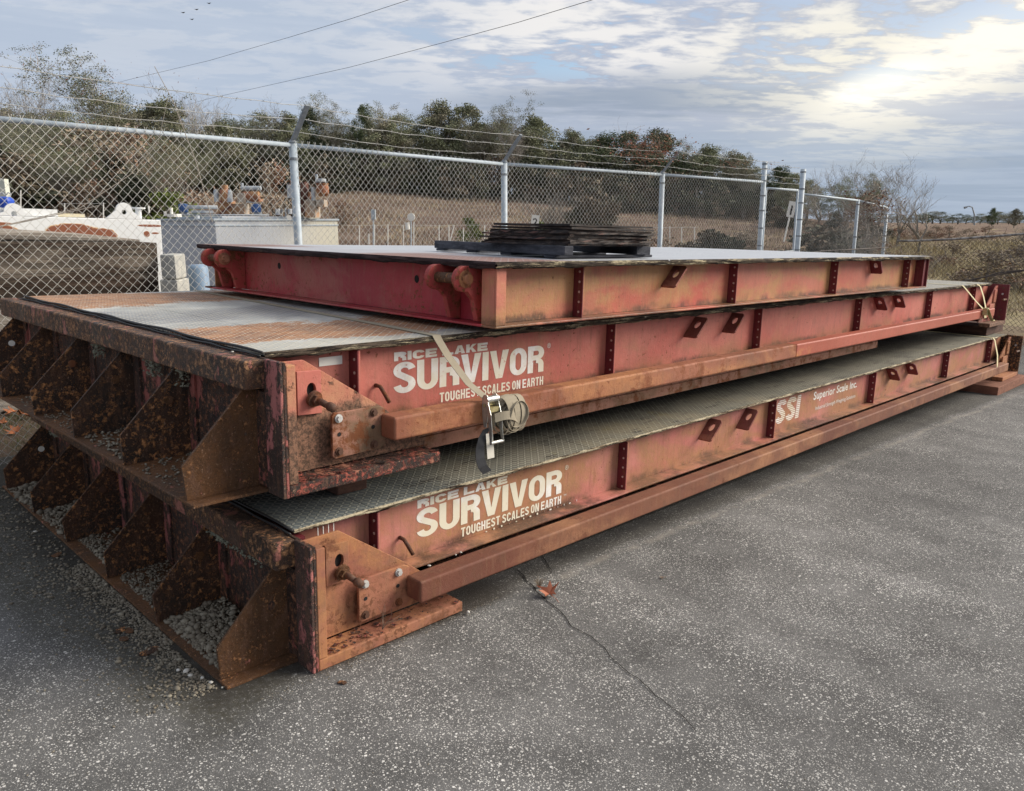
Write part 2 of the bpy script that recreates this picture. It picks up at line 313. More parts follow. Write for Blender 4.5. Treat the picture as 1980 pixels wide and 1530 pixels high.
def checker(t, col, st=.6):
    """raised diamond plate, bump only (lugs about 25 mm long)"""
    x, y, z = t.xyz(t.pos()); s_ = 27.
    a_ = t.m('MULTIPLY', t.m('ADD', x, y), s_ * .7071); b_ = t.m('MULTIPLY', t.m('SUBTRACT', x, y), s_ * .7071)
    def lug(p, q):
        pf = t.m('SUBTRACT', t.m('FRACT', p), .5); qf = t.m('SUBTRACT', t.m('FRACT', q), .5)
        e_ = t.m('ADD', t.m('POWER', t.m('MULTIPLY', pf, 2.3), 2.), t.m('POWER', t.m('MULTIPLY', qf, 6.), 2.)); return t.step(e_, 1., .5)
    l1 = lug(a_, b_); l2 = lug(t.m('ADD', b_, .5), t.m('ADD', a_, .5))
    l = t.m('MAXIMUM', l1, l2)
    return l
def deck_mid(t):
    x, y, z = t.xyz(t.pos()); w = t.noise(1.0, 5, .6, t.scale(t.pos(), (.9, 1.6, 1)), .5)
    w2 = t.noise(3.2, 7, .7, off=11.); yy = t.m('ADD', t.m('ADD', y, t.m('MULTIPLY', t.m('SUBTRACT', w, .5), 1.1)), t.m('MULTIPLY', t.m('SUBTRACT', w2, .5), .40))
    yy = t.m('ADD', yy, t.m('MULTIPLY', x, .06))
    zinc = t.mix(t.step(t.noise(5, 10, .75), .35, .62), (.38, .42, .45), (.76, .77, .74)); rustc = t.mix(t.step(t.noise(7, 10, .78, t.scale(t.pos(), (.7, 1, 1))), .36, .62), (.17, .048, .017), (.50, .20, .07))
    grey_ = t.mix(t.noise(12, 6, .7), (.17, .19, .24), (.33, .36, .42))
    def band(c_, w_): return t.step(t.m('ABSOLUTE', t.m('SUBTRACT', yy, c_)), w_, w_ * .55)
    far_ = t.step(x, 2.4, 3.4); rm = t.m('MULTIPLY', t.m('MAXIMUM', band(.86, .42), band(2.95, .55)), t.m('SUBTRACT', 1., far_))
    ed = t.noise(24, 9, .75); lugm = checker(t, None)
    rm = t.step(t.m('ADD', t.m('ADD', rm, t.m('MULTIPLY', t.m('SUBTRACT', t.step(ed, .36, .64), .5), .75)), t.m('MULTIPLY', lugm, -.30)), .32, .68)
    cream = t.mix(t.m('MULTIPLY', band(.30, .2), .4), zinc, (.56, .52, .40))
    gm = t.m('MULTIPLY', band(1.75, .5), t.step(t.noise(5, 8, .75), .36, .52)); cream = t.mix(gm, cream, grey_); cream = t.mix(far_, cream, t.mix(t.noise(3, 8, .7), (.17, .165, .15), (.30, .29, .26))); cream = t.mix(t.m('MULTIPLY', t.step(lugm, .5, .0), t.step(t.noise(2.3, 6, .7, off=17.), .40, .58, .15, .75)), cream, t.hsv(cream, .52))
    col = t.mix(rm, cream, rustc)
    col = t.mix(t.m('MULTIPLY', t.step(t.noise(60, 5, .8), .54, .60), .55), col, (.58, .45, .28)); col = t.mix(t.m('MULTIPLY', t.step(t.noise(11, 9, .8, off=6.), .60, .66), .7), col, (.07, .045, .035))
    col = t.mix(t.m('MULTIPLY', lugm, t.step(rm, 0, 1, .75, .50)), col, (.70, .64, .50)); col = t.mix(t.m('MULTIPLY', t.step(lugm, .0, .05), t.m('MULTIPLY', t.step(t.noise(3, 5, .7, off=2), .4, .6), .35)), t.hsv(col, .8), col)
    h = t.m('ADD', t.m('MULTIPLY', lugm, 1.), t.m('MULTIPLY', t.noise(80, 6, .7), .3))
    return dict(c=col, r=t.step(rm, 0, 1, .48, .8), n=t.bump(h, .8, .004), s=.5)
M['deck_mid'] = material('rusted_galvanised_checker_plate', deck_mid)
def deck_low(t):
    lugm = checker(t, None); n1 = t.noise(2.2, 7, .65); x, y, z = t.xyz(t.pos())
    col = t.mix(t.step(n1, .35, .65), (.125, .122, .098), (.215, .20, .155)); col = t.mix(t.step(t.noise(1.1, 4, .6, off=7.), .5, .66), col, (.24, .205, .135))
    col = t.mix(t.step(x, 1.7, .1), col, (.17, .195, .20))
    dm = t.m('MAXIMUM', t.step(t.noise(7, 9, .72, t.scale(t.pos(), (.5, 1.6, 1))), .55, .62), t.m('MULTIPLY', t.step(t.m('ADD', y, t.m('MULTIPLY', t.noise(2.5, 7, .7), .6)), .72, .95), t.step(t.noise(14, 9, .78), .40, .52))); col = t.mix(t.m('MULTIPLY', dm, .85), col, (.05, .042, .035))
    col = t.mix(t.m('MULTIPLY', t.step(t.noise(3.5, 6, .7, off=3.), .60, .70), .5), col, (.24, .20, .06))
    col = t.mix(t.m('MULTIPLY', lugm, .55), col, (.36, .35, .29)); col = t.mix(t.m('MULTIPLY', t.step(lugm, .4, .0), .35), col, t.hsv(col, .55))
    return dict(c=col, r=.8, n=t.bump(t.m('ADD', lugm, t.m('MULTIPLY', t.noise(60, 6, .7), .5)), .8, .004), s=.3)
M['deck_low'] = material('dirty_checker_plate', deck_low)
def deck_top(t):
    lugm = checker(t, None); x, y, z = t.xyz(t.pos())
    col = t.mix(t.noise(3, 7, .65), (.36, .38, .42), (.50, .52, .55))
    w = t.noise(2.2, 6, .65); rm = t.step(t.m('ADD', x, t.m('MULTIPLY', t.m('SUBTRACT', w, .5), 1.1)), 1.9, 1.45)
    gm = t.step(t.m('ABSOLUTE', t.m('SUBTRACT', t.m('ADD', y, t.m('MULTIPLY', w, .3)), 2.05)), .75, .5)
    col = t.mix(t.m('MULTIPLY', rm, t.m('SUBTRACT', 1., t.m('MULTIPLY', gm, .85))), col, t.mix(t.noise(20, 6, .7), (.17, .075, .05), (.28, .13, .09)))
    col = t.mix(t.m('MULTIPLY', lugm, .3), col, (.5, .5, .5))
    return dict(c=col, r=.5, n=t.bump(t.m('ADD', lugm, t.m('MULTIPLY', t.noise(60, 6, .7), .4)), .6, .003), s=.5)
M['deck_top'] = material('grey_checker_plate', deck_top)
def crust(t, a_, b_, c_, hi=.52):
    n = t.noise(40, 10, .8, t.scale(t.pos(), (.16, .16, 2.4))); col = t.mix(t.step(n, .44, .54), a_, b_)
    col = t.mix(t.m('MULTIPLY', t.step(t.noise(24, 9, .8, t.scale(t.pos(), (.15, .15, 1.8)), off=4), hi, hi + .04), t.step(t.noise(90, 4, .8), .38, .46)), col, c_)
    return dict(c=col, r=.9, n=t.bump(t.noise(80, 8, .75), .9, .006), s=.2)
M['crust'] = material('crusted_grime_edge', lambda t: crust(t, (.012, .009, .008), (.085, .065, .048), (.40, .34, .22), .535))
M['crust_low'] = material('lichen_crusted_edge', lambda t: crust(t, (.022, .015, .012), (.17, .125, .080), (.46, .40, .28), .47))
M['crust_dark'] = material('dark_grime_edge', lambda t: crust(t, (.018, .012, .013), (.055, .035, .035), (.16, .12, .10), .62))
M['letter'] = material('worn_white_letters', lambda t: dict(c=t.mix(t.step(t.noise(28, 10, .75), .62, .66), t.mix(t.step(t.noise(2.5, 4, .6), .42, .6), t.mix(t.step(t.noise(20, 8, .75), .40, .62), (.82, .81, .78), (.72, .68, .62)), (.72, .67, .53)), (.52, .17, .12)), r=.5))
M['white'] = material('white_sticker', lambda t: dict(c=(.80, .78, .72), r=.5))

def asphalt(t):
    x, y, z = t.xyz(t.pos()); big = t.noise(.55, 5, .6); patch = t.noise(3.5, 6, .65)
    base_ = t.mix(t.step(patch, .3, .7), (.078, .076, .074), (.118, .115, .112))
    base_ = t.mix(t.noise(90, 4, .7), t.hsv(base_, .55), t.hsv(base_, 1.5))
    wv = t.noise(60, 2, .5); 
    def specks(sc, lo, hi, off):
        v_ = t.scale(t.pos(), (1, 1, 1), (off, off, 0)); n = t.node('ShaderNodeTexVoronoi'); t.put(n.inputs['Vector'], v_); n.inputs['Scale'].default_value = sc
        cr, cg, cb = t.xyz(n.outputs['Color']); dst = n.outputs['Distance']
        keep = t.step(cr, lo, lo + .02); size = t.m('ADD', .18, t.m('MULTIPLY', cg, .30)); r_ = t.step(t.m('SUBTRACT', dst, size), .06, -.06)
        return t.m('MULTIPLY', keep, r_), cb
    m1, c1 = specks(140, .26, 0, .3); m2, c2 = specks(240, .20, 0, 5.3); m3, c3 = specks(80, .84, 0, 9.1)
    li = t.mix(c1, (.13, .126, .12), (.60, .58, .545)); col = t.mix(t.m('MULTIPLY', m2, .8), base_, t.mix(c2, (.11, .105, .10), (.38, .37, .35)))
    col = t.mix(m1, col, li); col = t.mix(m3, col, t.mix(c3, (.30, .29, .27), (.62, .60, .57)))
    # wear: paler areas far right, silt line; also a darker band by and under the stack
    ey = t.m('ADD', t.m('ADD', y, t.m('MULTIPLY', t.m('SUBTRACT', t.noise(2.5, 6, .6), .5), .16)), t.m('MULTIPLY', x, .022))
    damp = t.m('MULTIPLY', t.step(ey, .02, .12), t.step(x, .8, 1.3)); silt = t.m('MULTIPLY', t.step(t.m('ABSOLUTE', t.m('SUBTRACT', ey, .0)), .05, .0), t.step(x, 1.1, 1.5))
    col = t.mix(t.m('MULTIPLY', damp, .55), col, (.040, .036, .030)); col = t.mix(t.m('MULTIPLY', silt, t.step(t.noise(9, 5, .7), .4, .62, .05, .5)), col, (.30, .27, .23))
    # gritty, mossy ground beside the gussets
    gx = t.m('ADD', t.m('ADD', x, t.m('MULTIPLY', y, .16)), t.m('MULTIPLY', t.m('SUBTRACT', t.noise(3.2, 7, .65, off=3.), .5), .5))
    grit = t.m('MULTIPLY', t.m('MULTIPLY', t.step(gx, -.62, -.38), t.step(x, .3, .1)), t.step(t.m('ADD', y, t.m('MULTIPLY', x, -.4)), -.02, .14)); 
    col = t.mix(t.m('MULTIPLY', grit, t.step(t.noise(45, 8, .75), .38, .6, .25, .9)), col, (.060, .055, .040))
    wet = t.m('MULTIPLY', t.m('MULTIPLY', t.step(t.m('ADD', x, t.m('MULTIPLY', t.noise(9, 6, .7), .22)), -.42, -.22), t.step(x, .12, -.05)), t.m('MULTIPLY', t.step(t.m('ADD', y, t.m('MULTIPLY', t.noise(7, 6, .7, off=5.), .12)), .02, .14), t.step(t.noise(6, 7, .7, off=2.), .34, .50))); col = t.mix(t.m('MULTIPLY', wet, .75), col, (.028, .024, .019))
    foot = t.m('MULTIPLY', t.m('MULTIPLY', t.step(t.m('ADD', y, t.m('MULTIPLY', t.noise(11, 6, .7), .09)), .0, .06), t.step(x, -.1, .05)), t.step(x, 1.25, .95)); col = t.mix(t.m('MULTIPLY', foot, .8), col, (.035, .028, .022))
    col = t.hsv(col, t.m('ADD', .80, t.m('MULTIPLY', t.step(t.m('ADD', t.m('MULTIPLY', t.noise(.45, 7, .66), .6), t.m('MULTIPLY', t.noise(2.8, 8, .7, off=6.), .4)), .36, .64), .42)))
    col = t.mix(t.m('MULTIPLY', t.step(t.noise(1.6, 9, .72, off=14.), .62, .70), .45), col, (.045, .042, .040))
    pale = t.m('MULTIPLY', t.step(t.noise(.9, 4, .6, off=8.), .46, .66), .30); col = t.mix(pale, col, t.hsv(col, 1.75))
    lft = t.m('MULTIPLY', t.step(t.m('ADD', x, t.m('MULTIPLY', t.noise(1.2, 5), .6)), -.35, -.75), t.step(y, .6, 1.6)); col = t.mix(t.m('MULTIPLY', lft, .45), col, (.30, .29, .29))
    h = t.m('ADD', t.m('ADD', t.m('MULTIPLY', m1, .7), t.m('MULTIPLY', m2, .35)), t.m('ADD', t.m('MULTIPLY', t.noise(120, 5, .7), .6), m3))
    return dict(c=col, r=.85, n=t.bump(h, .7, .004), s=.25)
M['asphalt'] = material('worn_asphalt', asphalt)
def ground(t):
    n1 = t.noise(.35, 8, .65); col = t.mix(t.step(n1, .38, .62), (.165, .112, .088), (.225, .165, .125))
    col = t.mix(t.m('MULTIPLY', t.step(t.noise(.9, 8, .7, t.scale(t.pos(), (.35, 1, 1)), off=4), .52, .68), .8), col, (.33, .27, .15))
    col = t.mix(t.m('MULTIPLY', t.step(t.noise(1.7, 8, .7, off=9), .60, .70), .7), col, (.095, .105, .045))
    x, y, z = t.xyz(t.pos()); sm = t.m('MULTIPLY', t.step(y, 15., 8.), t.step(x, 17., 20.)); col = t.mix(t.m('MULTIPLY', sm, t.step(t.noise(.8, 8, .7, off=3.), .36, .56)), col, (.36, .30, .18))
    col = t.mix(t.noise(14, 8, .8), t.hsv(col, .65), t.hsv(col, 1.35))
    return dict(c=col, r=.95, n=t.bump(t.noise(6, 9, .75), 1., .12), s=.1)
M['ground'] = material('dead_grass_ground', ground)
def simple(name, c1, c2, sc=8, rough=.7, bump=.3, metal=0., bd=.005, streak=None):
    def fn(t):
        v_ = t.scale(t.pos(), streak) if streak else t.pos(); n = t.noise(sc, 8, .68, v_)
        return dict(c=t.mix(t.step(n, .32, .68), c1, c2), r=rough, n=t.bump(t.noise(sc * 5, 6, .7, v_), bump, bd), m=metal, s=.3)
    return material(name, fn)
M['galv'] = simple('galvanised_steel', (.34, .40, .45), (.46, .51, .55), 14, .5, .15)
M['galv_dark'] = simple('dull_steel', (.16, .18, .20), (.24, .26, .28), 14, .55, .15)
M['wire'] = simple('galvanised_wire', (.50, .50, .47), (.66, .65, .60), 3, .5, 0)
M['wire_rust'] = simple('rusty_wire', (.06, .048, .042), (.15, .125, .11), 3, .7, 0)
M['wire_old'] = simple('weathered_wire', (.34, .34, .32), (.52, .51, .48), 5, .6, 0)
M['strap'] = material('tan_webbing', lambda t: dict(c=t.mix(t.noise(9, 7, .7), (.20, .165, .11), (.40, .35, .265)), r=.85, n=t.bump(t.noise(220, 3, .7), .5, .002)))
M['strap_yellow'] = material('yellow_webbing', lambda t: dict(c=t.mix(t.noise(12, 7, .7), (.50, .42, .22), (.62, .56, .36)), r=.85))
M['strap_black'] = material('black_webbing', lambda t: dict(c=t.mix(t.noise(40, 4, .7), (.018, .018, .02), (.06, .06, .065)), r=.85, n=t.bump(t.noise(220, 3, .7), .6, .002)))
M['zinc'] = simple('zinc_plated_steel', (.42, .42, .40), (.62, .62, .58), 30, .32, .1, .8)
M['brass'] = simple('yellow_zinc_steel', (.36, .30, .14), (.55, .48, .26), 30, .4, .1, .6)
def timber_m(t):
    v_ = t.scale(t.pos(), (.30, 3, 5)); n = t.noise(5, 9, .75, v_); n2 = t.noise(1.3, 6, .7, t.scale(t.pos(), (.7, 1, 2.2)), off=5.); fine = t.noise(22, 8, .8, t.scale(t.pos(), (.2, 2, 4)))
    col = t.mix(t.step(n2, .38, .60), (.075, .050, .036), (.24, .20, .16)); col = t.mix(t.step(n, .42, .60), t.hsv(col, .45), t.hsv(col, 1.15)); col = t.mix(t.m('MULTIPLY', t.step(fine, .46, .38), .8), col, (.022, .016, .012))
    col = t.mix(t.m('MULTIPLY', t.step(fine, .58, .66), .6), col, (.40, .36, .31))
    return dict(c=col, r=.9, n=t.bump(t.m('ADD', n, fine), 1., .02), s=.2)
M['timber'] = material('weathered_timber', timber_m)
M['timber_pale'] = simple('pale_weathered_timber', (.16, .135, .11), (.37, .33, .285), 5, .9, .8, 0, .01, (.25, 3, 6))
M['timber_dark'] = simple('dark_wet_timber', (.055, .028, .022), (.12, .06, .042), 5, .85, .6, 0, .01, (2, 1, 5))
M['timber_red'] = simple('red_brown_timber', (.17, .07, .045), (.27, .12, .075), 6, .85, .6, 0, .01, (3, 1, 5))
M['pallet'] = simple('blackened_pallet_wood', (.022, .024, .032), (.075, .078, .095), 7, .8, .6, 0, .01, (1, 1, 4))
def sheet_m(t):
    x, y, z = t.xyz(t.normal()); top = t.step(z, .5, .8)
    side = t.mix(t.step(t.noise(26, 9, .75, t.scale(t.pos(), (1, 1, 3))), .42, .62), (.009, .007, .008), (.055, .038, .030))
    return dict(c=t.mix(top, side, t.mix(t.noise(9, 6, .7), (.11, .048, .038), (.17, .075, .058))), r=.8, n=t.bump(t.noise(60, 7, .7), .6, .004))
M['sheet'] = material('rusty_sheet_steel', sheet_m)
M['stone'] = material('river_gravel', lambda t: dict(c=t.mix(t.noise(5, 4, .7), t.mix(t.node('ShaderNodeNewGeometry').outputs['Random Per Island'], (.075, .065, .052), (.36, .33, .26)), (.15, .12, .085)), r=.8, n=t.bump(t.noise(90, 5, .7), .4, .003)))
M['white_stone'] = simple('pale_pebble', (.50, .48, .43), (.66, .63, .58), 30, .8, .4)
M['lichen'] = simple('grey_green_lichen', (.26, .27, .20), (.46, .45, .36), 40, .95, 1., 0, .01)
def leafy(name, c1, c2, c3=None):
    def fn(t):
        r_ = t.node('ShaderNodeNewGeometry').outputs['Random Per Island']; col = t.mix(r_, c1, c2)
        if c3: col = t.mix(t.step(t.noise(.55, 3, .6), .45, .62), col, c3)
        col = t.hsv(col, t.m('ADD', .75, t.m('MULTIPLY', t.rnd(), .5)))
        return dict(c=col, r=.75, s=.2)
    return material(name, fn)
M['evergreen'] = leafy('oak_foliage', (.115, .130, .072), (.26, .265, .165), (.235, .215, .155))
M['darkgreen'] = leafy('dark_foliage', (.055, .075, .038), (.13, .15, .075))
M['understory'] = leafy('undergrowth_leaves', (.035, .044, .028), (.12, .12, .075), (.15, .115, .08))
M['brush'] = leafy('dead_brush', (.17, .135, .10), (.34, .275, .20), (.24, .13, .085))
M['twig'] = leafy('grey_twigs', (.19, .17, .15), (.38, .34, .29))
M['bark'] = simple('grey_bark', (.12, .105, .09), (.26, .235, .20), 6, .9, .3)
M['drygrass'] = leafy('dry_grass_blades', (.17, .115, .09), (.29, .215, .16), (.42, .34, .22))
M['straw'] = leafy('straw_blades', (.30, .24, .13), (.48, .41, .26))
M['green_grass'] = leafy('green_grass_blades', (.07, .09, .03), (.20, .19, .09))
M['bushgreen'] = leafy('bright_bush', (.07, .10, .02), (.17, .20, .05))
M['deadleaf'] = leafy('fallen_leaves', (.24, .07, .03), (.46, .19, .09))
M['maple'] = material('brown_maple_leaf', lambda t: dict(c=t.mix(t.noise(60, 5, .7), (.24, .065, .03), (.42, .15, .075)), r=.6))
M['redleaf'] = leafy('dead_vine_leaves', (.10, .035, .02), (.19, .08, .045))

exec_stage = []

def holed_plate(mb, org, U, V, poly, hole, rad, thick, n=24, mi=0):
    """polygon in the U,V plane with an elliptical hole, given thickness along the normal"""
    U, V = Vector(U), Vector(V); N = U.cross(V).normalized() * thick; org = Vector(org)
    outr, inr = [], []
    angs = sorted(set([2 * math.pi * k / n for k in range(n)] + [math.atan2(p[1] - hole[1], p[0] - hole[0]) % (2 * math.pi) for p in poly]))
    for a_ in angs:
        dx_, dy_ = math.cos(a_), math.sin(a_); best = None
        for i in range(len(poly)):
            (x1, y1), (x2, y2) = poly[i], poly[(i + 1) % len(poly)]; ex, ey = x2 - x1, y2 - y1
            den = dx_ * ey - dy_ * ex
            if abs(den) < 1e-12: continue
            t_ = ((x1 - hole[0]) * ey - (y1 - hole[1]) * ex) / den; w_ = ((x1 - hole[0]) * dy_ - (y1 - hole[1]) * dx_) / den
            if t_ > 0 and -1e-6 <= w_ <= 1 + 1e-6 and (best is None or t_ < best): best = t_
        outr.append((hole[0] + dx_ * best, hole[1] + dy_ * best)); inr.append((hole[0] + dx_ * rad[0], hole[1] + dy_ * rad[1]))
    k = len(angs); P3 = lambda p, off: org + U * p[0] + V * p[1] + off
    vs = [P3(p, N * 0) for p in outr] + [P3(p, N * 0) for p in inr] + [P3(p, N) for p in outr] + [P3(p, N) for p in inr]
    fs = []
    for i in range(k):
        j = (i + 1) % k
        fs += [(i, j, k + j, k + i), (2 * k + i, 3 * k + i, 3 * k + j, 2 * k + j), (i, 2 * k + i, 2 * k + j, j), (k + i, k + j, 3 * k + j, 3 * k + i)]
    mb.add(vs, fs, mi)
def crust_strip(name, x0, x1, y0, z0, z1, out, mat_, parent, axis='x', amp=.012, seed=0, step=.02):
    """lumpy grime-laden edge of a deck plate; runs along x (or y), bulging outward"""
    n = int((x1 - x0) / step); rows = 6; vs = []; fs = []
    for i in range(n + 1):
        s_ = x0 + (x1 - x0) * i / n
        for j in range(rows):
            t_ = j / (rows - 1); z_ = z1 + (z0 - z1) * t_
            nn = mnoise.noise(Vector((s_ * 9 + seed, t_ * 2.3, seed))) + .6 * mnoise.noise(Vector((s_ * 37, t_ * 4, seed + 5)))
            b_ = math.sin(math.pi * min(1, t_ * 1.05 + .05)) * .008 + nn * amp * (.25 + .75 * math.sin(math.pi * t_) if j else .3)
            zj = z_ + (nn * amp * .55 if j == rows - 1 else nn * amp * .12 if j else 0)
            if j == rows - 1: zj += amp * .9 * mnoise.noise(Vector((s_ * 3.1, seed, 9)))
            vs.append((s_, y0 + out * b_, zj) if axis == 'x' else (y0 + out * b_, s_, zj))
        vs.append((s_, y0 - out * .02, z0) if axis == 'x' else (y0 - out * .02, s_, z0))
    r1 = rows + 1
    for i in range(n):
        for j in range(rows): fs.append((i * r1 + j, (i + 1) * r1 + j, (i + 1) * r1 + j + 1, i * r1 + j + 1))
    return fast_mesh(name, np.array(vs), np.array(fs), mat_, parent)
def bolt(mb_, c, ax, r, h, n=6):
    c = Vector(c); ax = Vector(ax).normalized()
    mb_.tube([c, c + ax * h * .35], r * 1.45, 14); mb_.tube([c + ax * h * .35, c + ax * h], r, n)


def arc(cx, cz, rx, rz, a0, a1, n=12): return [(cx + rx * math.cos(R(a0 + (a1 - a0) * i / n)), cz + rz * math.sin(R(a0 + (a1 - a0) * i / n))) for i in range(n + 1)]
def glyph(ch, w, tx, tz):
    """heavy sans capitals in a w x 1 box: list of ('s', centre line, closed) or ('p', outline)"""
    c = w / 2; rx = c - tx / 2
    if ch == 'S':
        rt_, rb = .255 - tz / 2 + .01, .275 - tz / 2 + .01
        return [('s', arc(c, 1 - tz / 2 - rt_, rx, rt_, 8, 180, 14) + arc(c, 1 - tz / 2 - rt_, rx, rt_, 180, 244, 5)[1:] + arc(c, tz / 2 + rb, rx, rb, 64, 0, 5) + arc(c, tz / 2 + rb, rx, rb, 0, -172, 14)[1:], 0)]
    if ch == 'U': return [('s', [(tx / 2, 1), (tx / 2, .34)] + arc(c, .34, rx, .34 - tz / 2, 180, 360, 16)[1:] + [(w - tx / 2, 1)], 0)]
    if ch == 'O': return [('s', [(tx / 2, .62), (tx / 2, .38)] + arc(c, .36, rx, .36 - tz / 2, 180, 360, 14) + arc(c, .64, rx, .36 - tz / 2, 0, 180, 14), 1)]
    if ch in 'CG':
        g = [('s', arc(c, .66, rx, .34 - tz / 2, 4, 180, 14) + arc(c, .34, rx, .34 - tz / 2, 180, 356 if ch == 'C' else 352, 14), 0)]
        if ch == 'G': g.append(('p', [(c, .36), (w, .36), (w, .02), (w - tx * .7, .02), (w - tx * .8, .52), (c, .52)][:0] or [(c * .98, .35), (w, .35), (w, .52), (c * .98, .52)])); g.append(('p', [(w - tx * .75, 0), (w, 0), (w, .36), (w - tx * .75, .36)]))
        return g
    if ch == 'R':
        rr_ = .27 - tz / 2; return [('p', [(0, 0), (tx, 0), (tx, 1), (0, 1)]), ('s', [(tx * .8, 1 - tz / 2), (w * .55, 1 - tz / 2)] + arc(w * .55, 1 - tz / 2 - rr_, w * .45 - tx / 2, rr_, 90, -90, 12)[1:] + [(tx * .8, 1 - tz / 2 - 2 * rr_)], 0),
            ('s', [(w * .50, .445)] + arc(w * .55, .30, w * .43 - tx / 2, .145, 80, 0, 6) + [(w - tx / 2 - .01, 0)], 0)]
    if ch == 'P': return glyph('R', w, tx, tz)[:2]
    if ch == 'V': return [('p', [(0, 1), (c - tx * .55, 0), (c + tx * .55, 0), (w, 1), (w - tx * 1.05, 1), (c, .30), (tx * 1.05, 1)])]
    if ch == 'A': return [('p', [(0, 0), (c - tx * .58, 1), (c + tx * .58, 1), (w, 0), (w - tx * 1.05, 0), (c, .74), (tx * 1.05, 0)]), ('p', [(tx * .9, .17), (w - tx * .9, .17), (w - tx * 1.05, .34), (tx * 1.05, .34)])]
    if ch == 'I': return [('p', [(0, 0), (w, 0), (w, 1), (0, 1)])]
    if ch == 'L': return [('p', [(0, 0), (w, 0), (w, tz), (tx, tz), (tx, 1), (0, 1)])]
    if ch == 'E': m_ = .5; return [('p', [(0, 0), (w, 0), (w, tz), (tx, tz), (tx, m_ - tz / 2), (w * .93, m_ - tz / 2), (w * .93, m_ + tz / 2), (tx, m_ + tz / 2), (tx, 1 - tz), (w, 1 - tz), (w, 1), (0, 1)])]
    if ch == 'T': return [('p', [(c - tx / 2, 0), (c + tx / 2, 0), (c + tx / 2, 1 - tz), (w, 1 - tz), (w, 1), (0, 1), (0, 1 - tz), (c - tx / 2, 1 - tz)])]
    if ch == 'H': return [('p', [(0, 0), (tx, 0), (tx, .5 - tz / 2), (w - tx, .5 - tz / 2), (w - tx, 0), (w, 0), (w, 1), (w - tx, 1), (w - tx, .5 + tz / 2), (tx, .5 + tz / 2), (tx, 1), (0, 1)])]
    if ch == 'N': return [('p', [(0, 0), (0, 1), (tx * 1.05, 1), (w - tx, .40), (w - tx, 1), (w, 1), (w, 0), (w - tx * 1.05, 0), (tx, .60), (tx, 0)])]
    if ch == 'K': return [('p', [(0, 0), (tx, 0), (tx, .28), (tx * 1.35, .40), (w - tx * 1.15, 0), (w, 0), (w * .60, .60), (w, 1), (w - tx * 1.15, 1), (tx, .60), (tx, 1), (0, 1)])]
    return []
def lettering(txt, width, height, x, z, y, parent, tx=.2, tz=.18, gap=.06, w0=.62, wid={}, stripes=0, slant=0.):
    """heavy vinyl lettering, one flat print on the girder web"""
    bm = bmesh.new(); cur = 0.; yo = 0.
    for ch in txt:
        if ch == ' ': cur += w0 * .38; continue
        w = tx if ch == 'I' else wid.get(ch, w0)
        for k, g in enumerate(glyph(ch, w, tx, tz)):
            yy = -.0003 * k
            if g[0] == 'p': 
                f_ = bm.faces.new([bm.verts.new((cur + p[0], yy, p[1])) for p in g[1]])
            else:
                pts = g[1]; n = len(pts); L_, R_ = [], []
                for i in range(n):
                    a_, b_ = (pts[(i - 1) % n], pts[(i + 1) % n]) if g[2] else (pts[max(i - 1, 0)], pts[min(i + 1, n - 1)])
                    t_ = Vector((b_[0] - a_[0], b_[1] - a_[1])); t_.normalize(); nx, nz = -t_.y * tx / 2, t_.x * tz / 2
                    L_.append(bm.verts.new((cur + pts[i][0] + nx, yy, pts[i][1] + nz))); R_.append(bm.verts.new((cur + pts[i][0] - nx, yy, pts[i][1] - nz)))
                for i in range(n if g[2] else n - 1): j = (i + 1) % n; bm.faces.new((L_[i], R_[i], R_[j], L_[j]))
        cur += w + gap
    tot = cur - gap
    for v_ in bm.verts: v_.co = Vector((v_.co.x / tot * width + slant * v_.co.z * height, v_.co.y, v_.co.z * height))
    bm.normal_update()
    bmesh.ops.triangulate(bm, faces=[f_ for f_ in bm.faces if len(f_.verts) > 4])
    me = bpy.data.meshes.new('lettering')
    if stripes:
        keep = bmesh.new(); tmp = bpy.data.meshes.new('s')
        for i in range(stripes):
            b2 = bm.copy(); za = height * (i + .0) / stripes; zb = height * (i + .66) / stripes
            bmesh.ops.bisect_plane(b2, geom=b2.verts[:] + b2.edges[:] + b2.faces[:], plane_co=(0, 0, za), plane_no=(0, 0, 1), clear_inner=True)
            bmesh.ops.bisect_plane(b2, geom=b2.verts[:] + b2.edges[:] + b2.faces[:], plane_co=(0, 0, zb), plane_no=(0, 0, 1), clear_outer=True)
            b2.to_mesh(tmp); keep.from_mesh(tmp); b2.free()
        bm.free(); bm = keep
    for f_ in bm.faces:
        f_.normal_update()
        if f_.normal.y > 0: f_.normal_flip()
    bm.to_mesh(me); bm.free(); me.materials.append(M['letter'])
    o = bpy.data.objects.new('lettering', me); COL.objects.link(o); o.parent = parent; o.location = (x, y, z); o['kind'] = 'stuff'; return o
